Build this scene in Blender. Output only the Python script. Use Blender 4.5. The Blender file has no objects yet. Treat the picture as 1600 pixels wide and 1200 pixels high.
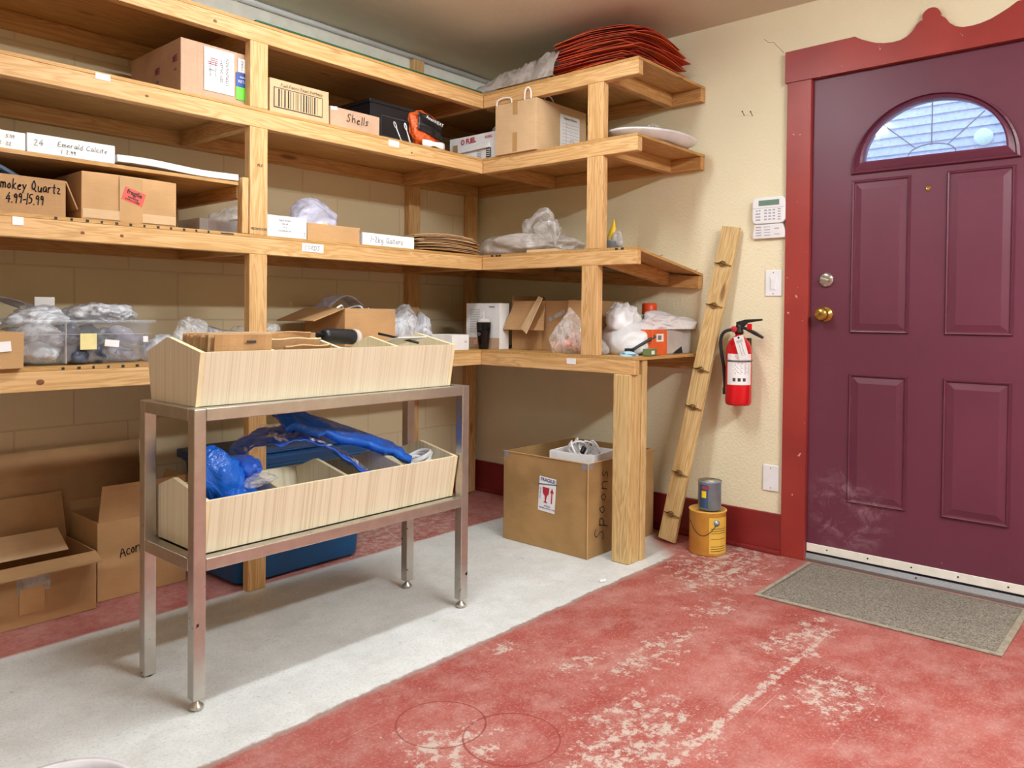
import bpy, bmesh, math, random
from mathutils import Vector, Matrix, noise, Euler
PI = math.pi
rnd = random.Random(7)
S = bpy.context.scene
C = S.collection

# ---------------------------------------------------------------- camera
cam = bpy.data.cameras.new('camera')
camo = bpy.data.objects.new('camera', cam); C.objects.link(camo)
yaw, pitch, roll = 0.7211297, -0.0165342, 0.0097436
f = Vector((math.cos(yaw)*math.cos(pitch), math.sin(yaw)*math.cos(pitch), math.sin(pitch)))
r = Vector((math.sin(yaw), -math.cos(yaw), 0)); u = r.cross(f)
r2 = math.cos(roll)*r + math.sin(roll)*u; u2 = -math.sin(roll)*r + math.cos(roll)*u
M4 = Matrix((r2, u2, -f)).transposed().to_4x4(); M4.translation = Vector((-3.375257, -3.249325, 1.050629))
camo.matrix_world = M4
cam.sensor_width = 36; cam.lens = 1217.79/1600*36
cam.shift_x = 0; cam.shift_y = -(600-511.775)/1600
cam.clip_start = .05
S.camera = camo
S.view_settings.view_transform = 'Standard'; S.view_settings.look = 'None'
S.view_settings.exposure = 0.22; S.view_settings.gamma = 1; S.view_settings.use_curve_mapping = False

# ---------------------------------------------------------------- world and lamps
w = bpy.data.worlds.new('world'); S.world = w; w.use_nodes = True
w.node_tree.nodes['Background'].inputs[0].default_value = (.62, .78, 1, 1)
w.node_tree.nodes['Background'].inputs[1].default_value = 4.2
def area(name, loc, sx, sy, power, col=(1, .94, .86), rot=(0, 0, 0), spread=PI):
    l = bpy.data.lights.new(name, 'AREA'); l.shape = 'RECTANGLE'; l.size = sx; l.size_y = sy
    l.energy = power; l.color = col; l.spread = spread
    o = bpy.data.objects.new(name, l); C.objects.link(o); o.location = loc; o.rotation_euler = rot
    return o
LAMPS = [(-1.75, -1.55, 42), (-1.75, -3.9, 132), (-4.4, -3.0, 18)]     # ceiling fixtures: x, y, brightness of the diffuser (built below); last is added fill

# ---------------------------------------------------------------- node helpers
def srgb(h):
    v = [int(h[i:i+2], 16)/255 for i in (0, 2, 4)]
    return tuple((x/12.92 if x <= .04045 else ((x+.055)/1.055)**2.4) for x in v)+(1,)
class NT:
    def __init__(s, name):
        s.m = bpy.data.materials.new(name); s.m.use_nodes = True; s.t = s.m.node_tree
        s.b = s.t.nodes['Principled BSDF']; s.out = s.t.nodes['Material Output']
    def n(s, typ, **kw):
        nd = s.t.nodes.new(typ)
        for k, v in kw.items():
            if k.startswith('_'): setattr(nd, k[1:], v)
        return nd
    def l(s, a, b): s.t.links.new(a, b)
    def val(s, sock, v):
        if isinstance(v, bpy.types.NodeSocket): s.l(v, sock)
        else: sock.default_value = v
    def math(s, op, a, b=0.0, c=0.0):
        nd = s.n('ShaderNodeMath', _operation=op)
        s.val(nd.inputs[0], a); s.val(nd.inputs[1], b); s.val(nd.inputs[2], c)
        return nd.outputs[0]
    def obj(s, scale=(1, 1, 1), rand=0.0, kind='Object'):
        tc = s.n('ShaderNodeTexCoord'); v = tc.outputs[kind]
        if rand:
            oi = s.n('ShaderNodeObjectInfo'); ad = s.n('ShaderNodeVectorMath', _operation='ADD')
            s.l(v, ad.inputs[0]); s.l(s.math('MULTIPLY', oi.outputs['Random'], rand), ad.inputs[1]); v = ad.outputs[0]
        mp = s.n('ShaderNodeMapping'); s.l(v, mp.inputs[0]); mp.inputs['Scale'].default_value = scale
        return mp.outputs[0]
    def noise(s, vec, scale=5, detail=3, rough=.5, dist=0.0):
        nd = s.n('ShaderNodeTexNoise'); s.l(vec, nd.inputs['Vector'])
        nd.inputs['Scale'].default_value = scale; nd.inputs['Detail'].default_value = detail
        nd.inputs['Roughness'].default_value = rough; nd.inputs['Distortion'].default_value = dist
        return nd.outputs['Fac']
    def ramp(s, fac, stops, interp='LINEAR'):
        nd = s.n('ShaderNodeValToRGB'); nd.color_ramp.interpolation = interp
        el = nd.color_ramp.elements
        while len(el) < len(stops): el.new(.5)
        for e, (p, c) in zip(el, stops):
            e.position = p; e.color = c if len(c) == 4 else tuple(c)+(1,)
        s.val(nd.inputs[0], fac); return nd.outputs[0]
    def step(s, fac, a, b):
        nd = s.n('ShaderNodeMapRange', _interpolation_type='SMOOTHSTEP')
        s.val(nd.inputs[0], fac); s.val(nd.inputs[1], a); s.val(nd.inputs[2], b); return nd.outputs[0]
    def mix(s, fac, a, b, mode='MIX'):
        nd = s.n('ShaderNodeMix', _data_type='RGBA', _blend_type=mode)
        s.val(nd.inputs['Factor'], fac); s.val(nd.inputs[6], a); s.val(nd.inputs[7], b); return nd.outputs[2]
    def bump(s, h, strength=.3, dist=.002):
        nd = s.n('ShaderNodeBump'); nd.inputs['Strength'].default_value = strength; nd.inputs['Distance'].default_value = dist
        s.l(h, nd.inputs['Height']); s.l(nd.outputs[0], s.b.inputs['Normal']); return nd.outputs[0]
    def col(s, v): s.val(s.b.inputs['Base Color'], v); return s
    def rough(s, v): s.val(s.b.inputs['Roughness'], v); return s
    def metal(s, v): s.val(s.b.inputs['Metallic'], v); return s
MM = {}
def flat(name, h, rough=.6, metal=0, var=.06, scale=20, bump=0, spec=.5):
    t = NT(name); c = srgb(h)
    v = t.obj(); nz = t.noise(v, scale, 3)
    t.col(t.mix(t.step(nz, .3, .7), tuple(x*(1-var) for x in c[:3])+(1,), tuple(min(1, x*(1+var)) for x in c[:3])+(1,)))
    t.rough(rough).metal(metal); t.b.inputs['Specular IOR Level'].default_value = spec
    if bump: t.bump(t.noise(v, scale*3, 4), bump, .003)
    MM[name] = t.m; return t.m

def wood(name, lo, hi, knotc, knots=1.0):
    t = NT(name); v = t.obj((1.1, 14, 14), 37.0)
    n1 = t.noise(v, 1.6, 3, .5, .6)
    rings = t.math('FRACT', t.math('MULTIPLY', n1, 9))
    rings = t.math('ABSOLUTE', t.math('SUBTRACT', rings, .5))
    fine = t.noise(t.obj((3, 160, 160), 11.0), 1, 4, .7)
    fac = t.math('ADD', t.math('MULTIPLY', rings, .9), t.math('MULTIPLY', t.math('SUBTRACT', fine, .5), .7))
    c = t.ramp(fac, [(.02, tuple(x*.93 for x in srgb(lo)[:3])+(1,)), (.42, srgb(hi))])
    big = t.noise(t.obj((1.5, 4, 4), 53.0), 2, 2)
    c = t.mix(t.math('MULTIPLY', t.step(big, .35, .75), .35), c, srgb(lo), 'MIX')
    vo = t.n('ShaderNodeTexVoronoi'); t.l(t.obj((2.2, 9, 9), 71.0), vo.inputs['Vector']); vo.inputs['Scale'].default_value = 1.0
    k = t.math('SUBTRACT', 1.0, t.step(vo.outputs['Distance'], .05, .12*knots+.02))
    gate = t.step(t.noise(t.obj((1, 3, 3), 91.0), 1.5, 0), .42, .5)
    c = t.mix(t.math('MULTIPLY', t.math('MULTIPLY', k, gate), .75), c, srgb(knotc))
    t.col(c).rough(.55); t.bump(fac, .15, .001); t.b.inputs['Specular IOR Level'].default_value = .3
    MM[name] = t.m; return t.m
wood('pine', 'CB9C62', 'DFB582', '7A4620')
wood('pine_side', 'BC8A50', 'CFA06A', '6E3E1A')
wood('plywood', 'B98A50', 'C79C62', '7A4A24', .6)
wood('post_pine', 'C8A26A', 'DEC08A', '6E4420')
def cardboard(name, h, dark=.12):
    t = NT(name); c = srgb(h); v = t.obj((1, 1, 1), 13.0)
    n1 = t.noise(v, 6, 4); wv = t.n('ShaderNodeTexWave'); t.l(t.obj(), wv.inputs[0]); wv.inputs['Scale'].default_value = 60
    wv.bands_direction = 'X'; wv.inputs['Distortion'].default_value = 1.2
    fine = t.noise(t.obj((6, 6, 200), 3.0), 3, 3)
    cc = t.mix(t.step(n1, .3, .7), tuple(x*(1-dark) for x in c[:3])+(1,), tuple(x*(1+dark*.6) for x in c[:3])+(1,))
    cc = t.mix(t.math('MULTIPLY', t.math('SUBTRACT', 1, t.step(fine, .3, .6)), .18), cc, tuple(x*.6 for x in c[:3])+(1,))
    t.col(cc).rough(.75); t.bump(wv.outputs['Fac'], .12, .0008); t.b.inputs['Specular IOR Level'].default_value = .25
    MM[name] = t.m; return t.m
cardboard('kraft', 'C49A6C'); cardboard('kraft_dark', 'B28A60'); cardboard('kraft_light', 'D6B48C'); cardboard('kraft_pink', 'C9A58A')
cardboard('big_carton', 'AC8658', .2)
def plastic_film(name, h='FFFFFF', opacity=.45, rough=.12, var=.25, scale=9, bump=.8, sharp=9):
    t = NT(name); v = t.obj((1, 1, 1), 5.0)
    nz = t.noise(v, scale, 5, .6, 1.5)
    t.col(srgb(h)).rough(rough); bn = t.bump(nz, bump, .02)
    tr = t.n('ShaderNodeBsdfTransparent'); mx = t.n('ShaderNodeMixShader')
    crease = t.math('SUBTRACT', 1.0, t.math('MULTIPLY', t.math('ABSOLUTE', t.math('SUBTRACT', nz, .5)), sharp))
    fac = t.math('ADD', opacity, t.math('MULTIPLY', t.math('MAXIMUM', crease, 0), var)); fac.node.use_clamp = True
    t.l(fac, mx.inputs[0]); t.l(tr.outputs[0], mx.inputs[1]); t.l(t.b.outputs[0], mx.inputs[2]); t.l(mx.outputs[0], t.out.inputs[0])
    MM[name] = t.m; return t.m
plastic_film('film_clear', 'F4F2F4', .12, .08, .35, 5, .35); plastic_film('film_grey', 'C4BAB4', .5, .2, .3, 5, .35); plastic_film('film_lilac', 'D2D2EA', .4, .12, .35, 5, .35)
plastic_film('film_thin', 'FFFFFF', .03, .05, .6, 5, .5, 26)
plastic_film('film_blue', '1C6BE0', .95, .18, .05); plastic_film('film_dark_blue', '2E66DA', .98, .35, .02, 7)
plastic_film('film_white', 'E4E2E5', .92, .3, .06, 5, .3); plastic_film('film_orange', 'E8642A', .93, .2, .07, 12)
plastic_film('tote_clear', 'E6EEF8', .17, .12, .06, 2, .1); plastic_film('tub_clear', 'EFE6E4', .5, .15, .05, 2, .1)
plastic_film('film_silver', 'E2E4EC', .42, .06, .45, 9, .5)

def wall_mat(name, h, blocks=False):
    t = NT(name); c = srgb(h); v = t.obj()
    n1 = t.noise(v, 1.2, 4); n2 = t.noise(v, 90, 2, .5); n3 = t.noise(v, 35, 3)
    cc = t.mix(t.step(n1, .3, .7), tuple(x*.93 for x in c[:3])+(1,), c)
    hh = t.math('ADD', t.math('MULTIPLY', t.step(n2, .4, .7), .6), t.math('MULTIPLY', n3, .7))
    if blocks:
        br = t.n('ShaderNodeTexBrick'); mp = t.n('ShaderNodeMapping'); tc = t.n('ShaderNodeTexCoord')
        t.l(tc.outputs['Object'], mp.inputs[0]); mp.inputs['Rotation'].default_value = (PI/2, 0, 0); t.l(mp.outputs[0], br.inputs['Vector'])
        br.inputs['Scale'].default_value = 1; br.inputs['Brick Width'].default_value = .406; br.inputs['Row Height'].default_value = .203
        br.inputs['Mortar Size'].default_value = .005; br.inputs['Mortar Smooth'].default_value = .6
        br.inputs['Color1'].default_value = (1, 1, 1, 1); br.inputs['Color2'].default_value = (1, 1, 1, 1); br.inputs['Mortar'].default_value = (0, 0, 0, 1)
        cc = t.mix(t.math('MULTIPLY', t.math('SUBTRACT', 1, br.outputs[0]), .16), cc, srgb('7A5A38'))
        hh = t.math('ADD', t.math('MULTIPLY', hh, .25), t.math('MULTIPLY', br.outputs[0], 2.2))
        t.bump(hh, .35, .003)
    else: t.bump(hh, .4, .0035)
    t.col(cc).rough(.75); t.b.inputs['Specular IOR Level'].default_value = .25
    MM[name] = t.m
wall_mat('wall_cream', 'F0E6C6'); wall_mat('block_cream', 'E2D0AC', True); wall_mat('ceiling_tan', 'DDD4BE')
flat('baseboard_red', '802424', .4, 0, .15, 6); flat('trim_red', '963029', .4, 0, .12, 4)
flat('white_plastic', 'F0F0F4', .35, 0, .02); flat('white_paint', 'F0ECE2', .5, 0, .05); flat('paper', 'EFEDEE', .7, 0, .03)
flat('black', '15151A', .4, 0, .2); flat('black_print', '2A2826', .7, 0, .2); flat('marker', '1A1820', .6); flat('red_print', 'B8243A', .6)
flat('grey_print', '8A8A94', .7); flat('dark_grey', '3E3E42', .5); flat('pen_blue', '4A5A90', .6)
flat('red_card', 'C84A30', .6, 0, .2, 5); flat('red_card_bright', 'E06C3E', .55, 0, .2, 5); flat('red_card_dark', '9A3424', .6, 0, .2, 5)
flat('green_sticker', '6CD83C', .5); flat('blue_sticker', '2A4A9C', .5); flat('flag_blue', '4A4A86', .6); flat('flag_red', 'A8505A', .6)
flat('orange', 'E4622C', .45); flat('spray_orange', 'E04A1C', .35); flat('yellow', 'F2D322', .4); flat('pale_yellow', 'E9DA9A', .6)
flat('tote_blue', '0E62A4', .35, 0, .1, 4); flat('lid_blue', '1B4878', .35, 0, .15, 4); flat('extinguisher_red', 'CE1620', .18, 0, .03)
flat('sticker_red', 'E8564A', .6); flat('lcd', '6C8A7C', .3); flat('button_grey', 'A8A8B6', .5)
flat('salt_pink', 'F0B49C', .5, 0, .2, 30); flat('foam_white', 'EFEFF2', .6); flat('glass_green', '1E5A44', .1); flat('dish_white', 'DCD8DC', .2)
flat('can_yellow', 'DFA646', .3, 0, .08, 14); flat('label_yellow', 'E6B84C', .5, 0, .05); flat('can_top', 'B8AFA0', .45, .3, .2, 40)
flat('blue_device', '3A5478', .4); flat('device_green', '6A7A4A', .5); flat('glove_blue', 'A6CCE0', .6)
flat('stone_dark', '4A5468', .25, 0, .5, 40); flat('black_gloss', '0A0A0C', .1); flat('edge_band', 'F2E2B8', .5, 0, .03)
flat('tape', 'B98F5E', .25, 0, .05); flat('siding_blue', 'A2B4DC', .6); flat('pale_green', 'BFE0D8', .5)
flat('rubber', '1B1B1D', .55); flat('inner_dark', '3B2414', .8); flat('knot_brown', '7C4B26', .6, 0, .3, 200)
def metal(name, h, rough, scratch=.1, sc=(4, 60, 60), spots=None):
    t = NT(name); c = srgb(h); v = t.obj(sc)
    nz = t.noise(v, 3, 5, .6)
    cc = t.mix(t.step(nz, .3, .75), tuple(x*(.75 if sc[0] < 7 else .86) for x in c[:3])+(1,), c)
    if spots:
        sp = t.step(t.noise(t.obj(), 38, 3), .66, .72); z = t.n('ShaderNodeSeparateXYZ'); t.l(t.obj(), z.inputs[0])
        sp = t.math('MULTIPLY', sp, t.math('SUBTRACT', 1, t.step(z.outputs[2], .15, .6))); cc = t.mix(sp, cc, srgb(spots))
    t.col(cc).metal(.9); t.val(t.b.inputs['Roughness'], t.math('ADD', rough, t.math('MULTIPLY', nz, scratch)))
    MM[name] = t.m; return t.m
metal('steel', 'C8C4BC', .27, .08, (7, 7, 7), '3A2A20'); metal('alu', '9C9C9E', .4); metal('chrome', 'D8D6D2', .12); metal('brass', 'C9A452', .18); metal('antique_brass', '937546', .35)
flat('can_steel', '8D9AA8', .35, .35, .1, 12); metal('dark_metal', '4A423C', .4)

# laminate with fine upright stripes
for nm_, sc_, s2_ in (('laminate', (230, 3, 1.0), (40, 1, .6)), ('laminate_end', (3, 230, 1.0), (1, 40, .6))):
    t = NT(nm_); n1 = t.noise(t.obj(sc_, 9.0), 1, 3, .6); n2 = t.noise(t.obj(s2_, 3.0), 1, 2)
    t.col(t.ramp(t.math('ADD', t.math('MULTIPLY', n1, .8), t.math('MULTIPLY', n2, .2)), [(.36, srgb('D6C8A8')), (.54, srgb('ECE2C8'))])).rough(.45); MM[nm_] = t.m
# door paint, with scuffs
t = NT('door_paint'); v = t.obj(); sep = t.n('ShaderNodeSeparateXYZ'); t.l(v, sep.inputs[0])
base = t.mix(t.step(t.noise(v, 1.5, 3), .3, .7), srgb('602A3C'), srgb('693044'))
d = t.math('ADD', t.math('POWER', t.math('MULTIPLY', t.math('ADD', sep.outputs[1], .17), 6), 2), t.math('POWER', t.math('MULTIPLY', t.math('SUBTRACT', sep.outputs[2], .2), 6), 2))
sm = t.math('MULTIPLY', t.math('SUBTRACT', 1, t.step(d, .1, 1.6)), t.step(t.noise(v, 14, 6, .7, 1), .45, .75))
base = t.mix(t.math('MULTIPLY', sm, .35), base, srgb('C9A9B0'))
chip = t.math('MULTIPLY', t.step(t.noise(v, 26, 2), .74, .76), t.math('SUBTRACT', 1, t.step(sep.outputs[2], .06, .16)))
base = t.mix(chip, base, srgb('F0E8E8')); t.col(base).rough(.42); t.bump(t.noise(t.obj((1, 1, .15)), 160, 3), .12, .001); MM['door_paint'] = t.m
# chipped red casing
t = NT('casing_paint'); v = t.obj(); sep = t.n('ShaderNodeSeparateXYZ'); t.l(v, sep.inputs[0])
base = t.mix(t.step(t.noise(v, 3, 3), .3, .7), srgb('8E2C28'), srgb('A03830'))
chip = t.step(t.noise(v, 34, 3), .72, .74); t.col(t.mix(t.math('MULTIPLY', chip, .8), base, srgb('E2B8A8'))).rough(.42); MM['casing_paint'] = t.m

# floor: worn red paint over concrete with a pale unpainted band
t = NT('floor_paint'); v = t.obj(); sep = t.n('ShaderNodeSeparateXYZ'); t.l(v, sep.inputs[0]); X, Y = sep.outputs[0], sep.outputs[1]
wob = t.math('MULTIPLY', t.math('SUBTRACT', t.noise(v, 6, 4), .5), .035)
wob2 = t.math('MULTIPLY', t.math('SUBTRACT', t.noise(v, 40, 3), .5), .02)
yy = t.math('ADD', t.math('ADD', Y, wob), wob2)
front = t.step(yy, -1.547, -1.535)
backe = t.math('SUBTRACT', 1, t.step(t.math('ADD', Y, t.math('MULTIPLY', wob, .5)), -.575, -.55))
xr = t.math('SUBTRACT', 1, t.step(t.math('ADD', t.math('ADD', X, t.math('MULTIPLY', wob, 2)), t.math('MULTIPLY', t.math('ADD', Y, 1.4), -.9)), -.32, -.16))
pale = t.math('MULTIPLY', t.math('MULTIPLY', front, backe), xr)
n_big = t.noise(v, 2.6, 9, .72); n_f = t.noise(v, 26, 6, .75); n_s = t.noise(t.obj((1, 1, 1)), 120, 4, .8); n_m = t.noise(v, 7, 8, .78)
red = t.mix(t.step(n_big, .3, .7), srgb('96403A'), srgb('AC6058'))
red = t.mix(t.math('MULTIPLY', t.step(n_m, .42, .7), .6), red, srgb('BE938A'))
red = t.mix(t.math('MULTIPLY', t.step(n_m, .5, .25), .5), red, srgb('9A3A32'))
# worn-through places with a form of their own
worn = None
wX = t.math('ADD', X, t.math('MULTIPLY', t.math('SUBTRACT', t.noise(v, 5, 4, .6), .5), .35)); wY_ = t.math('ADD', Y, t.math('MULTIPLY', t.math('SUBTRACT', t.noise(t.obj((1, 1, 1), 0), 7.3, 4, .6), .5), .30))
for (wx, wy, rx, ry) in [(-1.70, -2.22, .20, .13), (-1.155, -2.5, .14, .10), (-.44, -1.78, .24, .13), (-2.05, -1.9, .09, .10), (-1.56, -1.62, .05, .035), (-.25, -1.75, .3, .15), (-.855, -2.28, .2, .06), (-.3, -.9, .6, .25), (-1.0, -.3, .5, .3), (-.8, -1.95, .09, .04), (-1.25, -2.0, .25, .05), (-1.45, -1.85, .12, .04)]:
    dd = t.math('ADD', t.math('POWER', t.math('DIVIDE', t.math('SUBTRACT', wX, wx), rx*1.5), 2), t.math('POWER', t.math('DIVIDE', t.math('SUBTRACT', wY_, wy), ry*1.5), 2))
    g = t.math('SUBTRACT', 1, t.step(dd, -.2, 1.6)); worn = g if worn is None else t.math('MAXIMUM', worn, g)
ln = t.math('ABSOLUTE', t.math('ADD', t.math('SUBTRACT', Y, -2.342), t.math('MULTIPLY', wob, .25)))
ln = t.math('MULTIPLY', t.math('SUBTRACT', 1, t.step(ln, .003, .03)), t.math('SUBTRACT', 1, t.step(X, -.75, -.5)))
worn = t.math('MAXIMUM', worn, t.math('MULTIPLY', ln, 1.15))
thr = t.math('SUBTRACT', .655, t.math('MULTIPLY', worn, .14))
wm = t.step(t.math('ADD', t.math('MULTIPLY', n_f, .75), t.math('MULTIPLY', n_s, .25)), t.math('SUBTRACT', thr, .05), t.math('ADD', thr, .03))
red = t.mix(t.math('MULTIPLY', wm, .75), red, srgb('C6BEB2'))
fl = t.step(n_s, .53, .62); red = t.mix(t.math('MULTIPLY', fl, .35), red, srgb('D2AEA6'))
# thin drag scratches
scm = t.n('ShaderNodeMapping'); t.l(v, scm.inputs[0]); scm.inputs['Rotation'].default_value = (0, 0, .55); scm.inputs['Scale'].default_value = (1.2, 70, 1)
scn = t.noise(scm.outputs[0], 1.6, 3, .6, .3); red = t.mix(t.math('MULTIPLY', t.step(scn, .70, .73), .6), red, srgb('DDB8AA'))
# two ring marks pressed into the paint
for (cx, cy, rr) in [(-2.0, -1.81, .115), (-1.93, -1.99, .12)]:
    dist = t.math('SQRT', t.math('ADD', t.math('POWER', t.math('SUBTRACT', X, cx), 2), t.math('POWER', t.math('SUBTRACT', Y, cy), 2)))
    ring = t.math('SUBTRACT', 1, t.step(t.math('ABSOLUTE', t.math('SUBTRACT', dist, t.math('ADD', rr, t.math('MULTIPLY', wob, .2)))), .001, .004))
    red = t.mix(t.math('MULTIPLY', ring, .65), red, srgb('7C241C'))
con = t.mix(t.step(t.noise(v, 5, 6, .7), .3, .7), srgb('D6D8D6'), srgb('E6E8E8'))
con = t.mix(t.math('MULTIPLY', t.step(n_s, .48, .7), .5), con, srgb('A3A19B')); con = t.mix(t.math('MULTIPLY', t.step(n_m, .45, .7), .35), con, srgb('B4B0A6'))
con = t.mix(t.math('MULTIPLY', t.step(t.noise(v, 17, 4, .6, 2), .68, .70), .35), con, srgb('8A8780'))
spot = t.step(t.noise(v, 11, 2), .77, .775); con = t.mix(spot, con, srgb('7A4A40'))
c = t.mix(pale, red, con)
edge = t.math('SUBTRACT', 1, t.step(t.math('ABSOLUTE', t.math('ADD', yy, 1.548)), .003, .018))
edge = t.math('MULTIPLY', edge, xr); c = t.mix(t.math('MULTIPLY', edge, .55), c, srgb('9C948C'))
pinkz = t.math('MULTIPLY', t.step(Y, -.6, -.5), t.step(n_f, .35, .6)); c = t.mix(t.math('MULTIPLY', pinkz, .35), c, srgb('C79A96'))
t.col(c); t.val(t.b.inputs['Roughness'], t.math('ADD', .42, t.math('MULTIPLY', n_f, .25))); t.b.inputs['Specular IOR Level'].default_value = .35
t.bump(t.math('ADD', t.math('MULTIPLY', n_s, .5), n_f), .2, .003); MM['floor_paint'] = t.m
# mat
t = NT('mat_pile'); v = t.obj(); n1 = t.noise(v, 170, 3, .8); n2 = t.noise(v, 5, 4)
c = t.ramp(n1, [(.35, srgb('4A4642')), (.6, srgb('A89E90'))]); c = t.mix(t.math('MULTIPLY', t.step(n2, .3, .7), .35), c, srgb('7C7468')); t.col(c).rough(.95); t.bump(n1, .8, .006); MM['mat_pile'] = t.m
flat('mat_edge', '9C9282', .8, 0, .15, 60)
# window glass in the door: textured, lightly frosted
t = NT('textured_glass'); nz = t.noise(t.obj(), 60, 4, .6); t.col(srgb('DCE8FF')).rough(.08); t.bump(nz, .25, .002)
tr = t.n('ShaderNodeBsdfTransparent'); mx = t.n('ShaderNodeMixShader'); t.l(t.math('ADD', .12, t.math('MULTIPLY', t.step(nz, .5, .75), .3)), mx.inputs[0])
gl = t.n('ShaderNodeBsdfGlossy'); gl.inputs['Roughness'].default_value = .03; mx2 = t.n('ShaderNodeMixShader'); mx2.inputs[0].default_value = .12
t.l(tr.outputs[0], mx.inputs[1]); t.l(t.b.outputs[0], mx.inputs[2]); t.l(mx.outputs[0], mx2.inputs[1]); t.l(gl.outputs[0], mx2.inputs[2]); t.l(mx2.outputs[0], t.out.inputs[0]); MM['textured_glass'] = t.m
for i, L_ in enumerate(LAMPS):
    t = NT('lamp_diffuser_%d' % i); t.col(srgb('FFFFFF')); t.b.inputs['Emission Color'].default_value = (.915, .985, 1, 1); t.b.inputs['Emission Strength'].default_value = L_[2]; MM['lamp_diffuser_%d' % i] = t.m

# ---------------------------------------------------------------- geometry helpers
def obj(name, bm, mat, parent=None, smooth=False, bevel=0, mats=None, loc=None, rot=None):
    bmesh.ops.recalc_face_normals(bm, faces=bm.faces) if getattr(bm, 'recalc', True) else None
    me = bpy.data.meshes.new(name); bm.to_mesh(me); bm.free()
    for m in (mats or [mat]): me.materials.append(MM[m])
    if smooth:
        for p in me.polygons: p.use_smooth = True
    o = bpy.data.objects.new(name, me); C.objects.link(o)
    if parent: o.parent = parent
    if loc is not None: o.location = loc
    if rot is not None: o.rotation_euler = rot
    if bevel:
        b = o.modifiers.new('bevel', 'BEVEL'); b.width = bevel; b.segments = 2; b.limit_method = 'ANGLE'; b.angle_limit = .7
    return o
def B(): return bmesh.new()
def box(bm, x0, x1, y0, y1, z0, z1, M=None, mi=0):
    vs = [bm.verts.new(((M @ Vector(p)) if M else p)) for p in [(x0, y0, z0), (x1, y0, z0), (x1, y1, z0), (x0, y1, z0), (x0, y0, z1), (x1, y0, z1), (x1, y1, z1), (x0, y1, z1)]]
    for q in [(0, 3, 2, 1), (4, 5, 6, 7), (0, 1, 5, 4), (1, 2, 6, 5), (2, 3, 7, 6), (3, 0, 4, 7)]:
        fc = bm.faces.new([vs[i] for i in q]); fc.material_index = mi
    return bm
def prism(bm, pts, fn, d0, d1, mi_side=0):
    a = [bm.verts.new(fn(p, d0)) for p in pts]; b = [bm.verts.new(fn(p, d1)) for p in pts]
    bm.faces.new(a); bm.faces.new(b[::-1]); n = len(pts)
    for i in range(n):
        q = bm.faces.new([a[i], b[i], b[(i+1) % n], a[(i+1) % n]]); q.material_index = mi_side
    return bm
def lathe(bm, prof, seg=32, c=(0, 0, 0), M=None, cap=True):
    rings = []
    for (rr, z) in prof:
        ring = []
        for i in range(seg):
            a = 2*PI*i/seg; p = Vector((c[0]+rr*math.cos(a), c[1]+rr*math.sin(a), c[2]+z))
            ring.append(bm.verts.new(M @ p if M else p))
        rings.append(ring)
    for a, b in zip(rings, rings[1:]):
        for i in range(seg): bm.faces.new([a[i], a[(i+1) % seg], b[(i+1) % seg], b[i]])
    if cap:
        bm.faces.new(rings[0][::-1]); bm.faces.new(rings[-1])
    return bm
def smoothpath(pts, n=2):
    pts = [Vector(p) for p in pts]
    for _ in range(n):
        q = [pts[0]]
        for a, b in zip(pts, pts[1:]): q += [a*.75+b*.25, a*.25+b*.75]
        q.append(pts[-1]); pts = q
    return pts
def tube(bm, pts, rad, seg=8, rads=None):
    pts = [Vector(p) for p in pts]; prev = None; rings = []
    for i, p in enumerate(pts):
        d = (pts[min(i+1, len(pts)-1)]-pts[max(i-1, 0)]).normalized()
        if prev is None: a = d.orthogonal().normalized()
        else: a = (prev-d*prev.dot(d)).normalized()
        prev = a; b = d.cross(a); R_ = rads[i] if rads else rad
        rings.append([bm.verts.new(p+(a*math.cos(2*PI*k/seg)+b*math.sin(2*PI*k/seg))*R_) for k in range(seg)])
    for a, b in zip(rings, rings[1:]):
        for k in range(seg): bm.faces.new([a[k], a[(k+1) % seg], b[(k+1) % seg], b[k]])
    bm.faces.new(rings[0][::-1]); bm.faces.new(rings[-1]); return bm
def thing(name, label, cat, loc=(0, 0, 0), rz=0, group=None):
    o = bpy.data.objects.new(name, None); C.objects.link(o); o.empty_display_size = .05
    o.location = loc; o.rotation_euler = (0, 0, rz) if not isinstance(rz, tuple) else rz
    o['label'] = label; o['category'] = cat
    if group: o['group'] = group
    return o
def tag(o, label, cat, group=None, kind=None):
    o['label'] = label; o['category'] = cat
    if group: o['group'] = group
    if kind: o['kind'] = kind
    return o
def struct(o, label=None, cat=None):
    o['kind'] = 'structure'
    if label: o['label'] = label
    if cat: o['category'] = cat
    return o
def face_frame(kind, origin):
    """matrix whose x is rightwards as read, y up, z out of the face"""
    o = Vector(origin)
    R_ = {'front': ((1, 0, 0), (0, 0, 1)), 'left': ((0, -1, 0), (0, 0, 1)), 'top': ((1, 0, 0), (0, 1, 0))}[kind]
    x = Vector(R_[0]); y = Vector(R_[1]); z = x.cross(y)
    M = Matrix((x, y, z)).transposed().to_4x4(); M.translation = o; return M
def plate(name, parent, M, w, h, mat, t=.0012, rot=0):
    bm = B(); box(bm, -w/2, w/2, -h/2, h/2, 0, t, M @ Matrix.Rotation(rot, 4, 'Z')); return obj(name, bm, mat, parent)
_tc = {}
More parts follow.
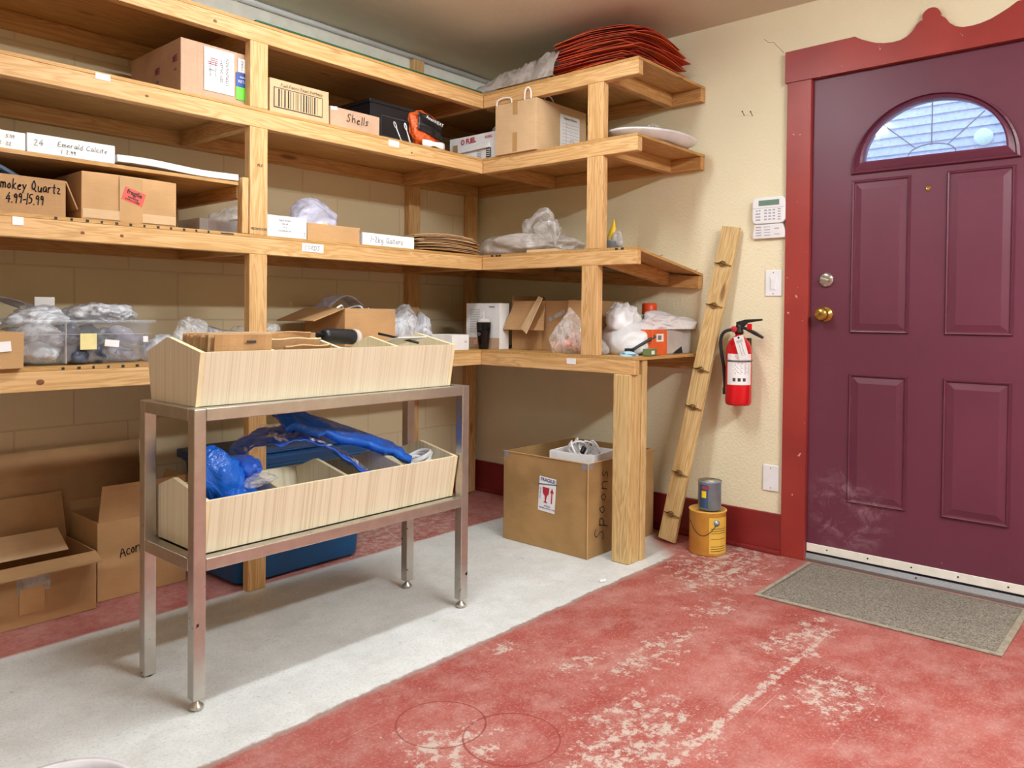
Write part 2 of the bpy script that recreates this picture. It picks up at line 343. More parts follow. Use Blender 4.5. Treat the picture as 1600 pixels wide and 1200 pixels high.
def text(parent, s, M, size, mat='black_print', t=.0004, name='lettering', align='CENTER', sx=1.0, off=.0016, bold=0.0):
    cu = bpy.data.curves.new('txt', 'FONT'); cu.body = s; cu.size = size; cu.align_x = align; cu.align_y = 'CENTER'; cu.extrude = t; cu.resolution_u = 3; cu.offset = bold
    o = bpy.data.objects.new('txt', cu); C.objects.link(o)
    dg = bpy.context.evaluated_depsgraph_get(); me = bpy.data.meshes.new_from_object(o.evaluated_get(dg))
    bpy.data.objects.remove(o); me.transform(M @ Matrix.Translation((0, 0, off)) @ Matrix.Diagonal((sx, 1, 1, 1)))
    me.materials.clear(); me.materials.append(MM[mat]); me.name = name
    n = bpy.data.objects.new(name, me); C.objects.link(n); n.parent = parent; return n
G = {  # single-stroke handwriting
 'A': [[(0, 0), (2, 6), (4, 0)], [(.8, 2.2), (3.3, 2.4)]], 'a': [[(3, 3), (1.5, 3.6), (.3, 2), (1, .2), (2.6, .6), (3, 3), (3.2, .2)]],
 'c': [[(3, 3), (1.6, 3.5), (.3, 2), (1, .2), (3, .6)]], 'C': [[(4, 5), (2.4, 6), (.4, 3.5), (1.2, .3), (4, .8)]], 'd': [[(3, 3), (1.5, 3.5), (.3, 2), (1, .2), (3, .6)], [(3.2, 6), (3, 0)]],
 'D': [[(.3, 0), (.4, 6), (3.4, 5), (4, 2.6), (2.6, .3), (.3, 0)]], 'e': [[(.4, 2), (3, 2.4), (2, 3.6), (.4, 2.2), (1, .2), (3, .6)]], 'E': [[(3.4, 6), (.4, 5.6), (.3, 0), (3.6, .2)], [(.4, 3), (2.8, 3.2)]],
 'f': [[(3, 5.6), (1.8, 6), (1.4, 0)], [(.3, 3.4), (2.8, 3.6)]], 'F': [[(3.6, 6), (.5, 5.8), (.3, 0)], [(.4, 3), (2.8, 3.2)]], 'G': [[(4, 5), (2.2, 6), (.3, 3.2), (1.4, .2), (3.8, .6), (3.9, 2.6), (2.4, 2.6)]],
 'g': [[(3, 3), (1.5, 3.6), (.3, 2), (1.4, .6), (3, 2.6), (2.8, -1.6), (.6, -1.8)]], 'h': [[(.4, 6), (.4, 0)], [(.4, 2.4), (2, 3.5), (2.8, 2.4), (2.9, 0)]], 'i': [[(.6, 3.4), (.6, 0)], [(.6, 4.8), (.7, 5)]],
 'k': [[(.4, 6), (.4, 0)], [(2.6, 3.6), (.5, 1.6), (2.8, 0)]], 'l': [[(.6, 6), (.6, 0)]], 'm': [[(.3, 3.4), (.4, 0)], [(.4, 2.6), (1.6, 3.5), (2.2, 2.4), (2.2, 0)], [(2.2, 2.6), (3.4, 3.5), (4, 2.4), (4.1, 0)]],
 'n': [[(.3, 3.4), (.4, 0)], [(.4, 2.4), (1.8, 3.5), (2.8, 2.6), (2.9, 0)]], 'o': [[(1.8, 3.5), (.3, 2), (1.4, .1), (3.1, 1.6), (1.8, 3.5)]], 'O': [[(2.2, 6), (.3, 3), (2, 0), (4, 3), (2.2, 6)]],
 'p': [[(.4, 3.4), (.3, -2)], [(.4, 2.6), (2, 3.6), (3, 2), (1.6, .2), (.4, .8)]], 'P': [[(.4, 0), (.4, 6)], [(.4, 5.8), (3.4, 5.4), (3, 3.2), (.5, 2.8)]], 'Q': [[(2.2, 6), (.3, 3), (2, 0), (4, 3), (2.2, 6)], [(2.4, 1.6), (4.4, -.6)]],
 'r': [[(.4, 3.4), (.4, 0)], [(.4, 2), (1.4, 3.4), (2.6, 3.3)]], 'R': [[(.4, 0), (.4, 6), (3.4, 5.2), (2.6, 3.2), (.5, 2.9), (3.8, 0)]], 's': [[(2.6, 3.2), (1.2, 3.5), (.5, 2.5), (2.4, 1.2), (1.6, .1), (.3, .4)]], 'S': [[(3.6, 5.2), (2, 6), (.5, 4.6), (3.4, 2), (2, 0), (.3, .8)]],
 't': [[(1.4, 5.4), (1.4, .4), (2.4, .1)], [(.2, 3.6), (2.7, 3.7)]], 'u': [[(.3, 3.4), (.6, .4), (2, .1), (2.9, 1.6), (3, 3.4), (3.1, 0)]], 'x': [[(.3, 3.4), (2.8, 0)], [(2.8, 3.4), (.3, 0)]],
 'y': [[(.3, 3.4), (1.7, 1)], [(3, 3.5), (.6, -1.8)]], 'z': [[(.3, 3.4), (2.8, 3.4), (.4, .1), (3, .1)]], '1': [[(.8, 6), (.8, 0)]], '2': [[(.3, 4.8), (1.6, 6), (3.2, 4.6), (.3, .2), (3.6, .2)]],
 '4': [[(2.7, 6), (.2, 2)], [(.2, 2), (3.8, 2)], [(2.7, 4), (2.6, 0)]], '5': [[(3.4, 6), (.8, 5.8), (.6, 3.6), (2.8, 3.6), (3, .8), (.4, .2)]], '9': [[(3, 4.6), (1.6, 6), (.4, 4.4), (1.6, 3.2), (3.1, 4.6), (2.6, 0)]],
 '.': [[(.4, 0), (.7, .3)]], '-': [[(.4, 2.6), (2.6, 2.8)]], '/': [[(.2, -.6), (.6, 6.6)]]}
def hand(parent, s, M, h, wd=.0035, mat='marker', sp=1.3, name='lettering', seed=1, sx=1.0):
    rr = random.Random(seed); bm = B(); x = 0; k = h/6
    for ch in s:
        if ch == ' ': x += 3; continue
        g = G[ch]; W = max(p[0] for st in g for p in st); dy = rr.uniform(-.3, .3)
        for st in g:
            pts = [Vector((((x+p[0]+.12*p[1])*k*sx), (p[1]+dy)*k, 0)) for p in st]
            pts = smoothpath(pts, 2)
            for a, b in zip(pts, pts[1:]):
                d = (b-a)
                if d.length < 1e-6: continue
                e = d.normalized()*wd*.3; n = Vector((-d.y, d.x, 0)).normalized()*wd/2
                vs = [bm.verts.new(M @ (q+Vector((0, 0, .0012)))) for q in (a-e-n, b+e-n, b+e+n, a-e+n)]
                bm.faces.new(vs)
        x += W+sp
    me = bpy.data.meshes.new(name); bm.to_mesh(me); bm.free(); me.materials.append(MM[mat])
    o = bpy.data.objects.new(name, me); C.objects.link(o); o.parent = parent; return o
def T(x, y, z=0): return Matrix.Translation((x, y, z))
def RZ(a): return Matrix.Rotation(a, 4, 'Z')

def beam(name, parent, x0, x1, y0, y1, z0, z1, mat='pine', bevel=.0025):
    """a length of timber whose grain runs along its longest side"""
    c = Vector(((x0+x1)/2, (y0+y1)/2, (z0+z1)/2)); dx, dy, dz = x1-x0, y1-y0, z1-z0; bm = B()
    if dx >= dy and dx >= dz: L, a, b, rot = dx, dy, dz, (0, 0, 0)
    elif dy >= dz: L, a, b, rot = dy, dx, dz, (0, 0, PI/2)
    else: L, a, b, rot = dz, dy, dx, (0, -PI/2, 0)
    box(bm, -L/2, L/2, -a/2, a/2, -b/2, b/2)
    return obj(name, bm, mat, parent, bevel=bevel, loc=c, rot=rot)

def carton(name, label, cat, x0, x1, y0, y1, z0, z1, mat='kraft', rz=0, group=None, open_=False, tape=True, wob=.004, flaps=(), piv=None):
    """closed or open box. local origin: base centre"""
    cx, cy = (x0+x1)/2, (y0+y1)/2; w_, d_, h_ = x1-x0, y1-y0, z1-z0
    t_ = thing(name, label, cat, (cx, cy, z0), rz, group); 
    bm = B(); W, D, H = w_/2, d_/2, h_
    if not open_:
        box(bm, -W, W, -D, D, 0, H)
        bmesh.ops.subdivide_edges(bm, edges=bm.edges[:], cuts=3, use_grid_fill=True)
        for v_ in bm.verts:
            q = noise.noise_vector(v_.co*6+Vector((cx*7, cy*5, z0)))*wob
            if v_.co.z < 1e-5: q.z = 0
            v_.co += q
        b_ = obj('body', bm, mat, t_, bevel=.002)
        if tape:
            b2 = B(); box(b2, -W*.98, W*.98, -.024, .024, H, H+.0015+wob*.4); obj('tape', b2, 'tape', t_)
    else:
        th = .005
        for (a, b, c_, d2) in [(-W, W, -D, -D+th), (-W, W, D-th, D), (-W, -W+th, -D+th, D-th), (W-th, W, -D+th, D-th)]: box(bm, a, b, c_, d2, 0, H)
        box(bm, -W+th, W-th, -D+th, D-th, 0, th); obj('body', bm, mat, t_, bevel=.0012)
        for (side, ang, ln) in flaps:
            b2 = B(); sgn = {'front': (0, -1), 'back': (0, 1), 'left': (-1, 0), 'right': (1, 0)}[side]
            n_ = Vector((sgn[0], sgn[1], 0)); tdir = Vector((abs(sgn[1]), abs(sgn[0]), 0)); half = (W if sgn[1] else D)-.003
            o_ = n_*((D if sgn[1] else W)); ou = (n_*math.cos(ang)+Vector((0, 0, 1))*math.sin(ang)); nn = tdir.cross(ou).normalized()*.004
            if nn.z < 0: nn = -nn
            ps = [o_-tdir*half, o_+tdir*half, o_+tdir*(half-.008)+ou*ln, o_-tdir*(half-.008)+ou*ln]
            a = [b2.verts.new(p+Vector((0, 0, H-.002))) for p in ps]; b = [b2.verts.new(p+nn+Vector((0, 0, H-.002))) for p in ps]
            b2.faces.new(a); b2.faces.new(b[::-1])
            for i in range(4): b2.faces.new([a[i], b[i], b[(i+1) % 4], a[(i+1) % 4]])
            obj('flap', b2, mat, t_)
    return t_, W, D, H

def bagmesh(size, seed, crump=.2, freq=2.2, sub=5, top=.0, taper=.0, flatb=.55, lean=(0, 0), knot=False):
    """crumpled bag with flat facets between sharp creases; base centre at the origin, total height size[2]"""
    bm = B(); bmesh.ops.create_icosphere(bm, subdivisions=sub, radius=1)
    off = Vector((seed*3.7, seed*1.3, -seed*2.1)); sx, sy, h = size; rr = random.Random(seed*13+1)
    planes = []
    for i in range(int(10+freq*5)):
        n_ = Vector((rr.gauss(0, 1), rr.gauss(0, 1), rr.gauss(0, .8))).normalized(); planes.append((n_, rr.uniform(-.7, .7), rr.choice((-1, 1))*rr.uniform(.3, 1)))
    k0 = crump*3.1/math.sqrt(len(planes))
    for v_ in bm.verts:
        p = v_.co.copy(); wq = p+.25*noise.noise_vector(p*1.7+off)
        d_ = sum(a*(abs(wq.dot(n_)-c_)-.55) for n_, c_, a in planes)*k0
        d_ = max(-.5, min(.45, d_)); n3 = noise.noise(p*freq*1.3+off)+.6*(.4-abs(noise.noise(p*freq*2.6-off)))
        q = p*(1+d_+.3*crump*n3)
        q.z = max(q.z, -flatb); zz = (q.z+flatb)/(1+flatb)
        k = 1-taper*max(0, zz)**1.3
        v_.co = Vector((q.x*sx*k+lean[0]*zz*zz, q.y*sy*k+lean[1]*zz*zz, zz*h))
    return bm
def bag(name, label, cat, loc, size, mat, seed, group=None, rz=0, **kw):
    o = obj(name, bagmesh(size, seed, **kw), mat, None, smooth=True, loc=loc, rot=(0, 0, rz)); return tag(o, label, cat, group)
def sheet(nx, ny, fn):
    bm = B(); g = [[bm.verts.new(fn(i/nx, j/ny)) for j in range(ny+1)] for i in range(nx+1)]
    for i in range(nx):
        for j in range(ny): bm.faces.new([g[i][j], g[i+1][j], g[i+1][j+1], g[i][j+1]])
    return bm
def solid(o, t_=.001, off=0):
    m = o.modifiers.new('thickness', 'SOLIDIFY'); m.thickness = t_; m.offset = off; return o

# ================================================================ room
H = 2.408
def sbox(name, mat, *a): return struct(obj(name, box(B(), *a), mat))
sbox('floor', 'floor_paint', -6, .12, -6, .12, -.1, 0)
sbox('ceiling', 'ceiling_tan', -6, .12, -6, .12, H, H+.1)
sbox('wall_back', 'block_cream', -6, .1, 0, .12, 0, H)
DY0, DY1, DT = -1.988, -2.918, 2.078
bm = B(); box(bm, 0, .12, DY0, 0, 0, H); box(bm, 0, .12, DY1, DY0, DT, H); box(bm, 0, .12, -6, DY1, 0, H)
struct(obj('wall_right', bm, 'wall_cream'))
sbox('wall_left', 'wall_cream', -6.12, -6, -6, .12, 0, H)
sbox('wall_rear', 'wall_cream', -6, .12, -6.12, -6, 0, H)
def baseb(name, *a): return struct(obj(name, box(B(), *a), 'baseboard_red', bevel=.004))
baseb('baseboard_back', -6, -.018, -.016, -.0005, 0.001, .179)
baseb('baseboard_right', -.017, -.0005, -1.887, -.0005, 0.001, .179)
bm = B(); box(bm, -.03, -.017, -1.887, -.01, .001, .02); struct(obj('trim_1', bm, 'baseboard_red', bevel=.004))   # shoe moulding
bm = B(); box(bm, -6, -.001, -.13, -.0005, 2.20, H-.001); struct(obj('trim_2', bm, 'white_paint'))      # pale boxed board above the top shelf
# crack and nails
def crack(name, pts, label):
    bm = B(); tube(bm, pts, .0008, 5); return tag(obj(name, bm, 'black_print'), label, 'crack')

# ---- door with casing
door = struct(thing('door_1', 'maroon panelled entrance door with a half round window', 'door', (0, DY0-.004, .04)))
DW = .922
YC = -.463   # local centre
def arch(cy, z0, ry, rz_, n=28, shift=0):
    return [(cy+ry*math.cos(a), z0+rz_*math.sin(a)) for a in [PI*i/n for i in range(n+1)]]
z_off = -.04
hole = arch(YC, 1.692+z_off, .255, .216)
bm = B()
outer = [(0, 0), (-DW, 0), (-DW, 2.033), (0, 2.033)]
def loop(pts, x):
    vs = [bm.verts.new((x, p[0], p[1])) for p in pts]; return vs, [bm.edges.new((vs[i], vs[(i+1) % len(vs)])) for i in range(len(vs))]
vo_, eo = loop(outer, .004); vh, eh = loop(hole, .004)
bmesh.ops.triangle_fill(bm, use_beauty=True, use_dissolve=False, edges=eo+eh)
ex = bmesh.ops.extrude_face_region(bm, geom=bm.faces[:])
for g in ex['geom']:
    if isinstance(g, bmesh.types.BMVert): g.co.x = .046
obj('door_slab', bm, 'door_paint', door)
def ringframe(bm, rings):
    L = [[bm.verts.new(p) for p in r_] for r_ in rings]; n = len(L[0])
    for a, b in zip(L, L[1:]):
        for i in range(n): bm.faces.new([a[i], b[i], b[(i+1) % n], a[(i+1) % n]])
    return L
def rect(y0, y1, z0, z1, ins, x): return [(x, y0-ins, z0+ins), (x, y1+ins, z0+ins), (x, y1+ins, z1-ins), (x, y0-ins, z1-ins)]
def wY(y): return y-(DY0-.004)
for (ya, yb, za, zb) in [(-2.161, -2.384, .99, 1.62), (-2.514, -2.739, .99, 1.62), (-2.161, -2.384, .28, .818), (-2.514, -2.739, .28, .818)]:
    bm = B(); a = (wY(ya), wY(yb), za+z_off, zb+z_off)
    L = ringframe(bm, [rect(*a, -.002, .0039), rect(*a, .003, -.006), rect(*a, .008, -.004), rect(*a, .011, .0025), rect(*a, .014, .0025), rect(*a, .038, -.004), rect(*a, .040, -.004)])
    bm.faces.new(L[-1]); obj('raised_panel', bm, 'door_paint', door)
# fanlight frame
bm = B()
def fan(ry, rz_, z0, x): return [(x, p[0], p[1]) for p in arch(YC, z0+z_off, ry, rz_)]
ringframe(bm, [fan(.302, .286, 1.645, .004), fan(.298, .281, 1.649, -.010), fan(.288, .270, 1.657, -.013), fan(.284, .265, 1.661, -.004), fan(.278, .258, 1.666, -.006), fan(.262, .228, 1.686, -.014), fan(.254, .216, 1.693, -.010), fan(.251, .212, 1.696, .014)])
fr = obj('fanlight_frame', bm, 'door_paint', door)
bm = B(); prism(bm, arch(YC, 1.693+z_off, .254, .215), lambda p, d: (d, p[0], p[1]), .012, .018); gl_ = obj('window_pane', bm, 'textured_glass', fr)
bm = B()
arc = [(0.009, YC+.085*math.cos(a), 1.697+z_off+.04*math.sin(a)) for a in [PI*i/14 for i in range(15)]]; tube(bm, arc, .0022, 5)
for (a0, a1) in [((-2.396, 1.728), (-2.277, 1.836)), ((-2.455, 1.737), (-2.455, 1.908)), ((-2.512, 1.728), (-2.634, 1.836))]:
    tube(bm, [(.009, wY(a0[0]), a0[1]+z_off), (.009, wY(a1[0]), a1[1]+z_off)], .0022, 5)
obj('muntin', bm, 'grey_print', fr)
# ironmongery
Mx = Matrix.Rotation(-PI/2, 4, 'Y')
def lx(bm, prof, y, z, seg=28, x0=.004):
    for_ = Matrix.Translation((x0, y, z)) @ Mx; return lathe(bm, prof, seg, M=for_)
yk = wY(-2.058)
kn = obj('door_knob', lx(B(), [(.033, 0), (.033, .003), (.029, .007), (.014, .010), (.011, .02), (.012, .028), (.024, .034), (.0285, .045), (.028, .056), (.02, .064), (.008, .066)], yk, 1.065+z_off), 'brass', door, True)
kn['label'] = 'round brass knob'
bm = B(); lx(bm, [(.007, 0), (.006, .004), (.002, .004)], yk, 1.065+z_off, 12, .004-.066); obj('keyhole_button', bm, 'antique_brass', kn)
db_ = obj('deadbolt', lx(B(), [(.032, 0), (.032, .005), (.028, .011), (.02, .014), (.006, .014)], yk-.002, 1.212+z_off), 'chrome', door, True)
bm = B(); box(bm, -.026, -.010, -.019, .019, -.006, .006, Matrix.Translation((0, yk-.002, 1.212+z_off)) @ Matrix.Rotation(.3, 4, 'X')); obj('thumb_turn', bm, 'chrome', db_, bevel=.003)
bm = B(); lx(bm, [(.009, 0), (.009, .003), (.006, .004), (.0055, .001), (.001, .001)], wY(-2.447), 1.562+z_off, 20); obj('peephole', bm, 'brass', door, True)
bm = B(); box(bm, -.002, .004, -.005-DW+.008, -.002, .001, .036); sw = obj('door_sweep', bm, 'white_paint', door, bevel=.002)
for i in range(6):
    bm = B(); lx(bm, [(.0035, 0), (.003, .002), (.001, .002)], -.09-.165*i, .02, 10, -.002); obj('screw', bm, 'dark_metal', sw)
bm = B(); box(bm, .0, .004, -.0005, .0035, 1.0, 1.06); obj('strike_edge', bm, 'brass', door)
# casing
cas = struct(thing('trim_3', 'red painted door casing with a scalloped header board', 'door casing', (0, -1.9, 0)))
def wy(y): return y+1.9
bm = B(); box(bm, -.02, -.0005, wy(DY0-.0037), wy(-1.887), 0.001, 2.072); obj('side_casing', bm, 'casing_paint', cas, bevel=.002)
bm = B(); box(bm, -.02, -.0005, wy(-3.02), wy(DY1-.002), 0.001, 2.072); obj('side_casing', bm, 'casing_paint', cas, bevel=.002)
half = [(-1.878, 2.206), (-2.169, 2.209), (-2.195, 2.192), (-2.223, 2.178), (-2.252, 2.165), (-2.284, 2.157), (-2.315, 2.154), (-2.344, 2.156), (-2.368, 2.165), (-2.388, 2.182), (-2.403, 2.205), (-2.414, 2.214), (-2.423, 2.216), (-2.4215, 2.224), (-2.4225, 2.236), (-2.43, 2.248), (-2.441, 2.255), (-2.453, 2.257)]
top = half+[(-4.906-p[0], p[1]) for p in half[-2::-1]]
bm = B(); prism(bm, [(wy(p[0]), p[1]) for p in top]+[(wy(-3.028), 2.072), (wy(-1.878), 2.072)], lambda p, d: (d, p[0], p[1]), -.026, -.0005); obj('header_board', bm, 'casing_paint', cas)
bm = B(); box(bm, -.0005, .1, wy(DY0-.0035), wy(DY0-.0005), 0.04, 2.075); obj('door_jamb', bm, 'casing_paint', cas)
bm = B(); box(bm, .05, .11, wy(DY1), wy(DY0-.004), 2.066, 2.077); obj('door_stop', bm, 'casing_paint', cas)
sill = thing('trim_4', 'grey metal threshold under the maroon door', 'threshold', (0, -2.45, 0)); struct(sill)
bm = B(); prism(bm, [(-.012, 0.001), (-.010, .012), (.0, .032), (.06, .038), (.12, .038), (.12, 0.001)], lambda p, d: (p[0], d, p[1]), .461, -.467); obj('sill_plate', bm, 'alu', sill)
bm = B(); lathe(bm, [(.004, 0), (.003, .003), (.001, .003)], 10, M=Matrix.Translation((-.004, .02, .022)) @ Mx); obj('screw', bm, 'dark_metal', sill)
# outside
sd = struct(thing('wall_outside', 'blue lapped siding seen through the door window', 'siding', (1.5, 0, 0)))
bm = B()
for i in range(68):
    z = i*.05; box(bm, 0, .03, -8, 3, z, z+.05); prism(bm, [(0, z+.05), (-.012, z+.002), (0, z+.001)], lambda p, d: (p[0], d, p[1]), -8, 3)
obj('siding_boards', bm, 'siding_blue', sd)
bm = B(); box(bm, .121, 1.45, -8, 3, -.2, -.05); struct(obj('ground_outside', bm, 'white_paint'))
bm = B(); lathe(bm, [(.045, 0), (.045, .015), (.036, .028), (.02, .034), (.004, .036)], 28, M=Matrix.Translation((1.478, -2.365, 2.036)) @ Mx); tag(obj('exterior_lamp', bm, 'pale_green', None, True), 'round pale green fitting on the blue siding outside, seen through door window', 'lamp')

# ceiling fixtures (just above the picture), the third added only as fill
for i, (cx, cy, _e) in enumerate(LAMPS):
    ft = thing('ceiling_light', ['fluorescent ceiling fixture above the metal stand', 'fluorescent ceiling fixture behind the camera', 'added fill light fixture over the left side of the room'][i], 'ceiling light', (cx, cy, H-.001), 0, 'fluorescent ceiling fixtures')
    bm = B(); prism(bm, [(-.14, 0), (-.11, -.03), (.11, -.03), (.14, 0)], lambda p, d: (d, p[0], p[1]), -.66, .66); obj('housing', bm, 'white_plastic', ft)
    bm = B(); box(bm, -.62, .62, -.06, .06, -.075, -.031); obj('diffuser', bm, 'lamp_diffuser_%d' % i, ft)

# wall marks
for p, lab in [((-1.681, 1.968), 'nail in the cream wall above the keypad, the one nearer the shelves'), ((-1.72, 1.961), 'nail in the cream wall above the keypad, the one nearer the door')]:
    bm = B(); tube(bm, [(-.0005, p[0], p[1]), (-.03, p[0]-.004, p[1]+.012)], .0014, 6); lathe(bm, [(.0035, 0), (.0035, .0015)], 8, M=Matrix.Translation((-.03, p[0]-.004, p[1]+.012)) @ Mx)
    tag(obj('nail', bm, 'dark_metal'), lab, 'nail')

# ================================================================ the fitted timber shelving
Z = [.8752, 1.3411, 1.8147, 2.1328]; F = -.5975; XI = -.588; L = -1.486; TH = .073; XL = -4.6
sh = thing('timber_shelving', 'L-shaped fitted timber storage shelving with four levels in the room corner', 'shelving', (0, 0, 0))
sag = -.088
for k, z in enumerate(Z):
    # ply board along the back wall, then the return along the right wall
    bm = B(); box(bm, XL, -.002, F, -.002, z-.012, z); obj('shelf_board', bm, 'plywood', sh, bevel=.001)
    zb = z if k != 1 else z
    bm = B()
    zr = z+(sag if k == 1 else 0)     # the second board hangs down towards the wall
    vs = [(XI, F, z), (XI, L, z), (-.002, L, zr), (-.002, F, z)]
    a = [bm.verts.new(p) for p in vs]; b = [bm.verts.new((p[0], p[1], p[2]-.012)) for p in vs]
    bm.faces.new(a); bm.faces.new(b[::-1])
    for i in range(4): bm.faces.new([a[i], b[i], b[(i+1) % 4], a[(i+1) % 4]])
    obj('shelf_board', bm, 'plywood', sh)
    beam('front_beam', sh, XL, XI+.0005, F-.001, F+.037, z-TH, z-.0125)
    beam('front_beam', sh, XI-.001, XI+.037, L, F-.002, z-TH, z-.0125)
    beam('wall_beam', sh, XL, -.04, -.04, -.002, z-TH, z-.0125, 'pine_side')
    e = beam('wall_beam', sh, -.040, -.002, L, -.041, z-TH, z-.0125, 'pine_side')
    if k == 1:
        e.location.z += sag/2; e.rotation_euler = Euler((0, -0.061, PI/2))
    if k > 0:
        for yb in (-1.33, -.62):
            q = beam('cross_brace', sh, XI+.038, -.041, yb, yb+.036, z-TH, z-.0125, 'pine_side')
            if k == 1 and yb < -1: q.rotation_euler = (0, .13, 0); q.location.z -= .035
        for xb in (-1.84, -.60-.02, -3.3): beam('cross_brace', sh, xb, xb+.036, F+.038, -.041, z-TH, z-.0125, 'pine_side')
# posts standing between the beams
zs = [0]+Z
for k in range(4):
    z0 = 0.001 if k == 0 else Z[k-1]; z1 = Z[k]-TH
    beam('front_post', sh, -1.842, -1.768, F-.001, F+.037, z0, z1)
    if k in (1, 2, 3): beam('front_post', sh, XI-.001, XI+.037, -1.312 if k != 1 else -1.292, -1.228 if k != 1 else -1.205, z0, z1)
    beam('front_post', sh, -3.6, -3.526, F-.001, F+.037, z0, z1)
    beam('wall_post', sh, -.575, -.495, -.04, -.002, z0, z1)
    beam('wall_post', sh, -.085, -.041, -.08, -.041, z0, z1) if False else beam('wall_post', sh, -.118, -.042, -.04, -.002, z0, z1)
beam('wall_block', sh, -.66, -.59, -.168, -.131, Z[3]+.0005, H-.03)
beam('leg', sh, -.598, -.512, -1.470, -1.385, .001, Z[0]-.0125-.0605, 'post_pine', .004)
beam('leg', sh, -.511, -.472, -1.476, -1.385, .001, Z[0]-.0125, 'post_pine', .003)
# stamps and paper tags on the timber
def stamp(x, z, w_, txt, size, y=F-.0015):
    return text(sh, txt, face_frame('front', (x, y, z)), size, 'black_print', name='stamp', off=.0004)
stamp(-1.80, .585, .06, 'REDWOOD', .0125); stamp(-1.803, 1.362, .06, 'REDWOOD', .0125); stamp(-1.80, 1.60, .06, 'PLF', .016)
for k, xs in [(1, [-2.50+.045*i for i in range(12)]), (0, [-2.48+.045*i for i in range(9)])]:
    for i, x in enumerate(xs):
        wdt = .006+.005*rnd.random(); obj('edge_print', box(B(), x, x+wdt, F-.0016, F-.0003, Z[k]-.010, Z[k]-.002), 'black_print', sh)
    obj('edge_print', box(B(), xs[-1]+.05, xs[-1]+.1, F-.0016, F-.0003, Z[k]-.008, Z[k]-.004), 'black_print', sh)
for y0 in (-.66, -.69, -.71, -1.38, -1.41): obj('edge_print', box(B(), XI-.0018, XI-.0005, y0-.014, y0, Z[1]-.010, Z[1]-.002), 'black_print', sh)
for (x, k, s_) in [(-2.54, 0, .009), (-2.3, 1, .005), (-2.42, 1, .005), (-2.22, 2, .005), (-1.05, 2, .004), (-1.98, 3, .006)]:
    obj('knot', lathe(B(), [(s_, 0), (s_*.6, .0006), (.0005, .0007)], 12, M=Matrix.Translation((x, F-.0012, Z[k]-.045)) @ Matrix.Rotation(PI/2, 4, 'X') @ Matrix.Diagonal((1.3, 1, 1, 1))), 'knot_brown', sh)
def ptag(M, w_, h_, s=None, size=.02, m='pen_blue', rot=0):
    p = plate('paper_tag', sh, M, w_, h_, 'paper', .0012, rot)
    if s == 'CORDS': hand(p, 'CORDS', M @ T(-.040, -.009), .018, .0022, m, 1.0)
    return p
ptag(face_frame('front', (-1.567, F-.002, Z[1]-.033)), .10, .033, 'CORDS')
ptag(face_frame('front', (-1.155, F-.002, Z[2]-.022)), .058, .026)
ptag(face_frame('left', (XI-.002, -1.155, Z[0]-.03)), .05, .026)
ptag(face_frame('front', (-2.36, F-.002, Z[2]-.015)), .045, .02)
ptag(face_frame('front', (-2.6, F-.002, Z[1]-.025)), .03, .025)
for (y0, s_) in [(-1.43, 1), (-1.28, 1)]: pass

# low riser shelf standing on the second board
rs = thing('riser_shelf', 'low plywood riser shelf standing on the second level at the left', 'shelf', (-2.4, -.35, Z[1]+.0005))
def ro(*a): return (a[0]+2.4, a[1]+2.4, a[2]+.35, a[3]+.35, a[4]-Z[1], a[5]-Z[1])
bm = B(); box(bm, *ro(-3.4, -1.874, -.575, -.06, 1.519, 1.531)); obj('shelf_board', bm, 'plywood', rs)
beam('side_rail', rs, *ro(-1.873, -1.846, -.56, -.06, 1.473, 1.531), 'pine_side')
beam('leg', rs, *ro(-1.871, -1.845, -.598+.001, -.561, Z[1]+.0002, 1.548)); beam('leg', rs, *ro(-1.90, -1.874, -.095, -.055, Z[1]+.0002, 1.518))
beam('leg', rs, *ro(-3.4, -3.36, -.58, -.54, Z[1]+.0002, 1.518)); beam('back_rail', rs, *ro(-3.35, -1.905, -.085, -.06, 1.478, 1.518), 'pine_side')

# ================================================================ things on the top level (z 2.133)
z = Z[3]
bm = B(); box(bm, -1.82, -.60, F-.003, -.20, z+.0005, z+.006); tag(obj('glass_sheet', bm, 'glass_green'), 'long sheet of glass with a dark green edge lying on the top shelf', 'glass sheet')
bm = B(); tube(bm, [(-5, -.1435, H-.014), (-.03, -.1435, H-.014)], .0128, 14); tag(obj('conduit_pipe', bm, 'white_plastic', None, True), 'thin white pipe running along the ceiling above the top shelf', 'pipe')
# red cards stack
rk = random.Random(3); zc = z+.001
cols = ['red_card', 'red_card', 'red_card_bright', 'red_card_dark']
for i in range(24):
    k_ = i/24; cw, cd = .45+rk.uniform(-.02, .03), .40+rk.uniform(-.02, .03); droop = .035+.05*k_*0+rk.uniform(0, .012)
    rz_ = rk.uniform(-.16, .16)+(.1 if i > 18 else 0); tt = .0022
    bow = .010+.0016*i+(.0012*(i-14) if i > 14 else 0); dx, dy = rk.uniform(-.02, .02), rk.uniform(-.03, .03); cr, sr = math.cos(rz_), math.sin(rz_)
    def fn(a, b, cw=cw, cd=cd, bow=bow):
        x = (a-.5)*cw; y = (b-.5)*cd; X_ = dx+x*cr-y*sr; Y_ = dy+x*sr+y*cr
        return Vector((X_, Y_, bow*(1-min(1, abs(X_)/.29)**1.5)+bow*.6*(1-min(1, abs(Y_)/.28)**1.5)))
    o = obj('red_card_folder', sheet(8, 6, fn), cols[(i*7) % 4], None, loc=(-.305, -1.20, zc)); solid(o, tt, 1)
    tag(o, ['loose red card folder in the tall stack on the top shelf', 'topmost red card folder of the stack on the top shelf'][i == 23], 'folder', 'red card folders stacked on the top shelf')
    zc += .0058
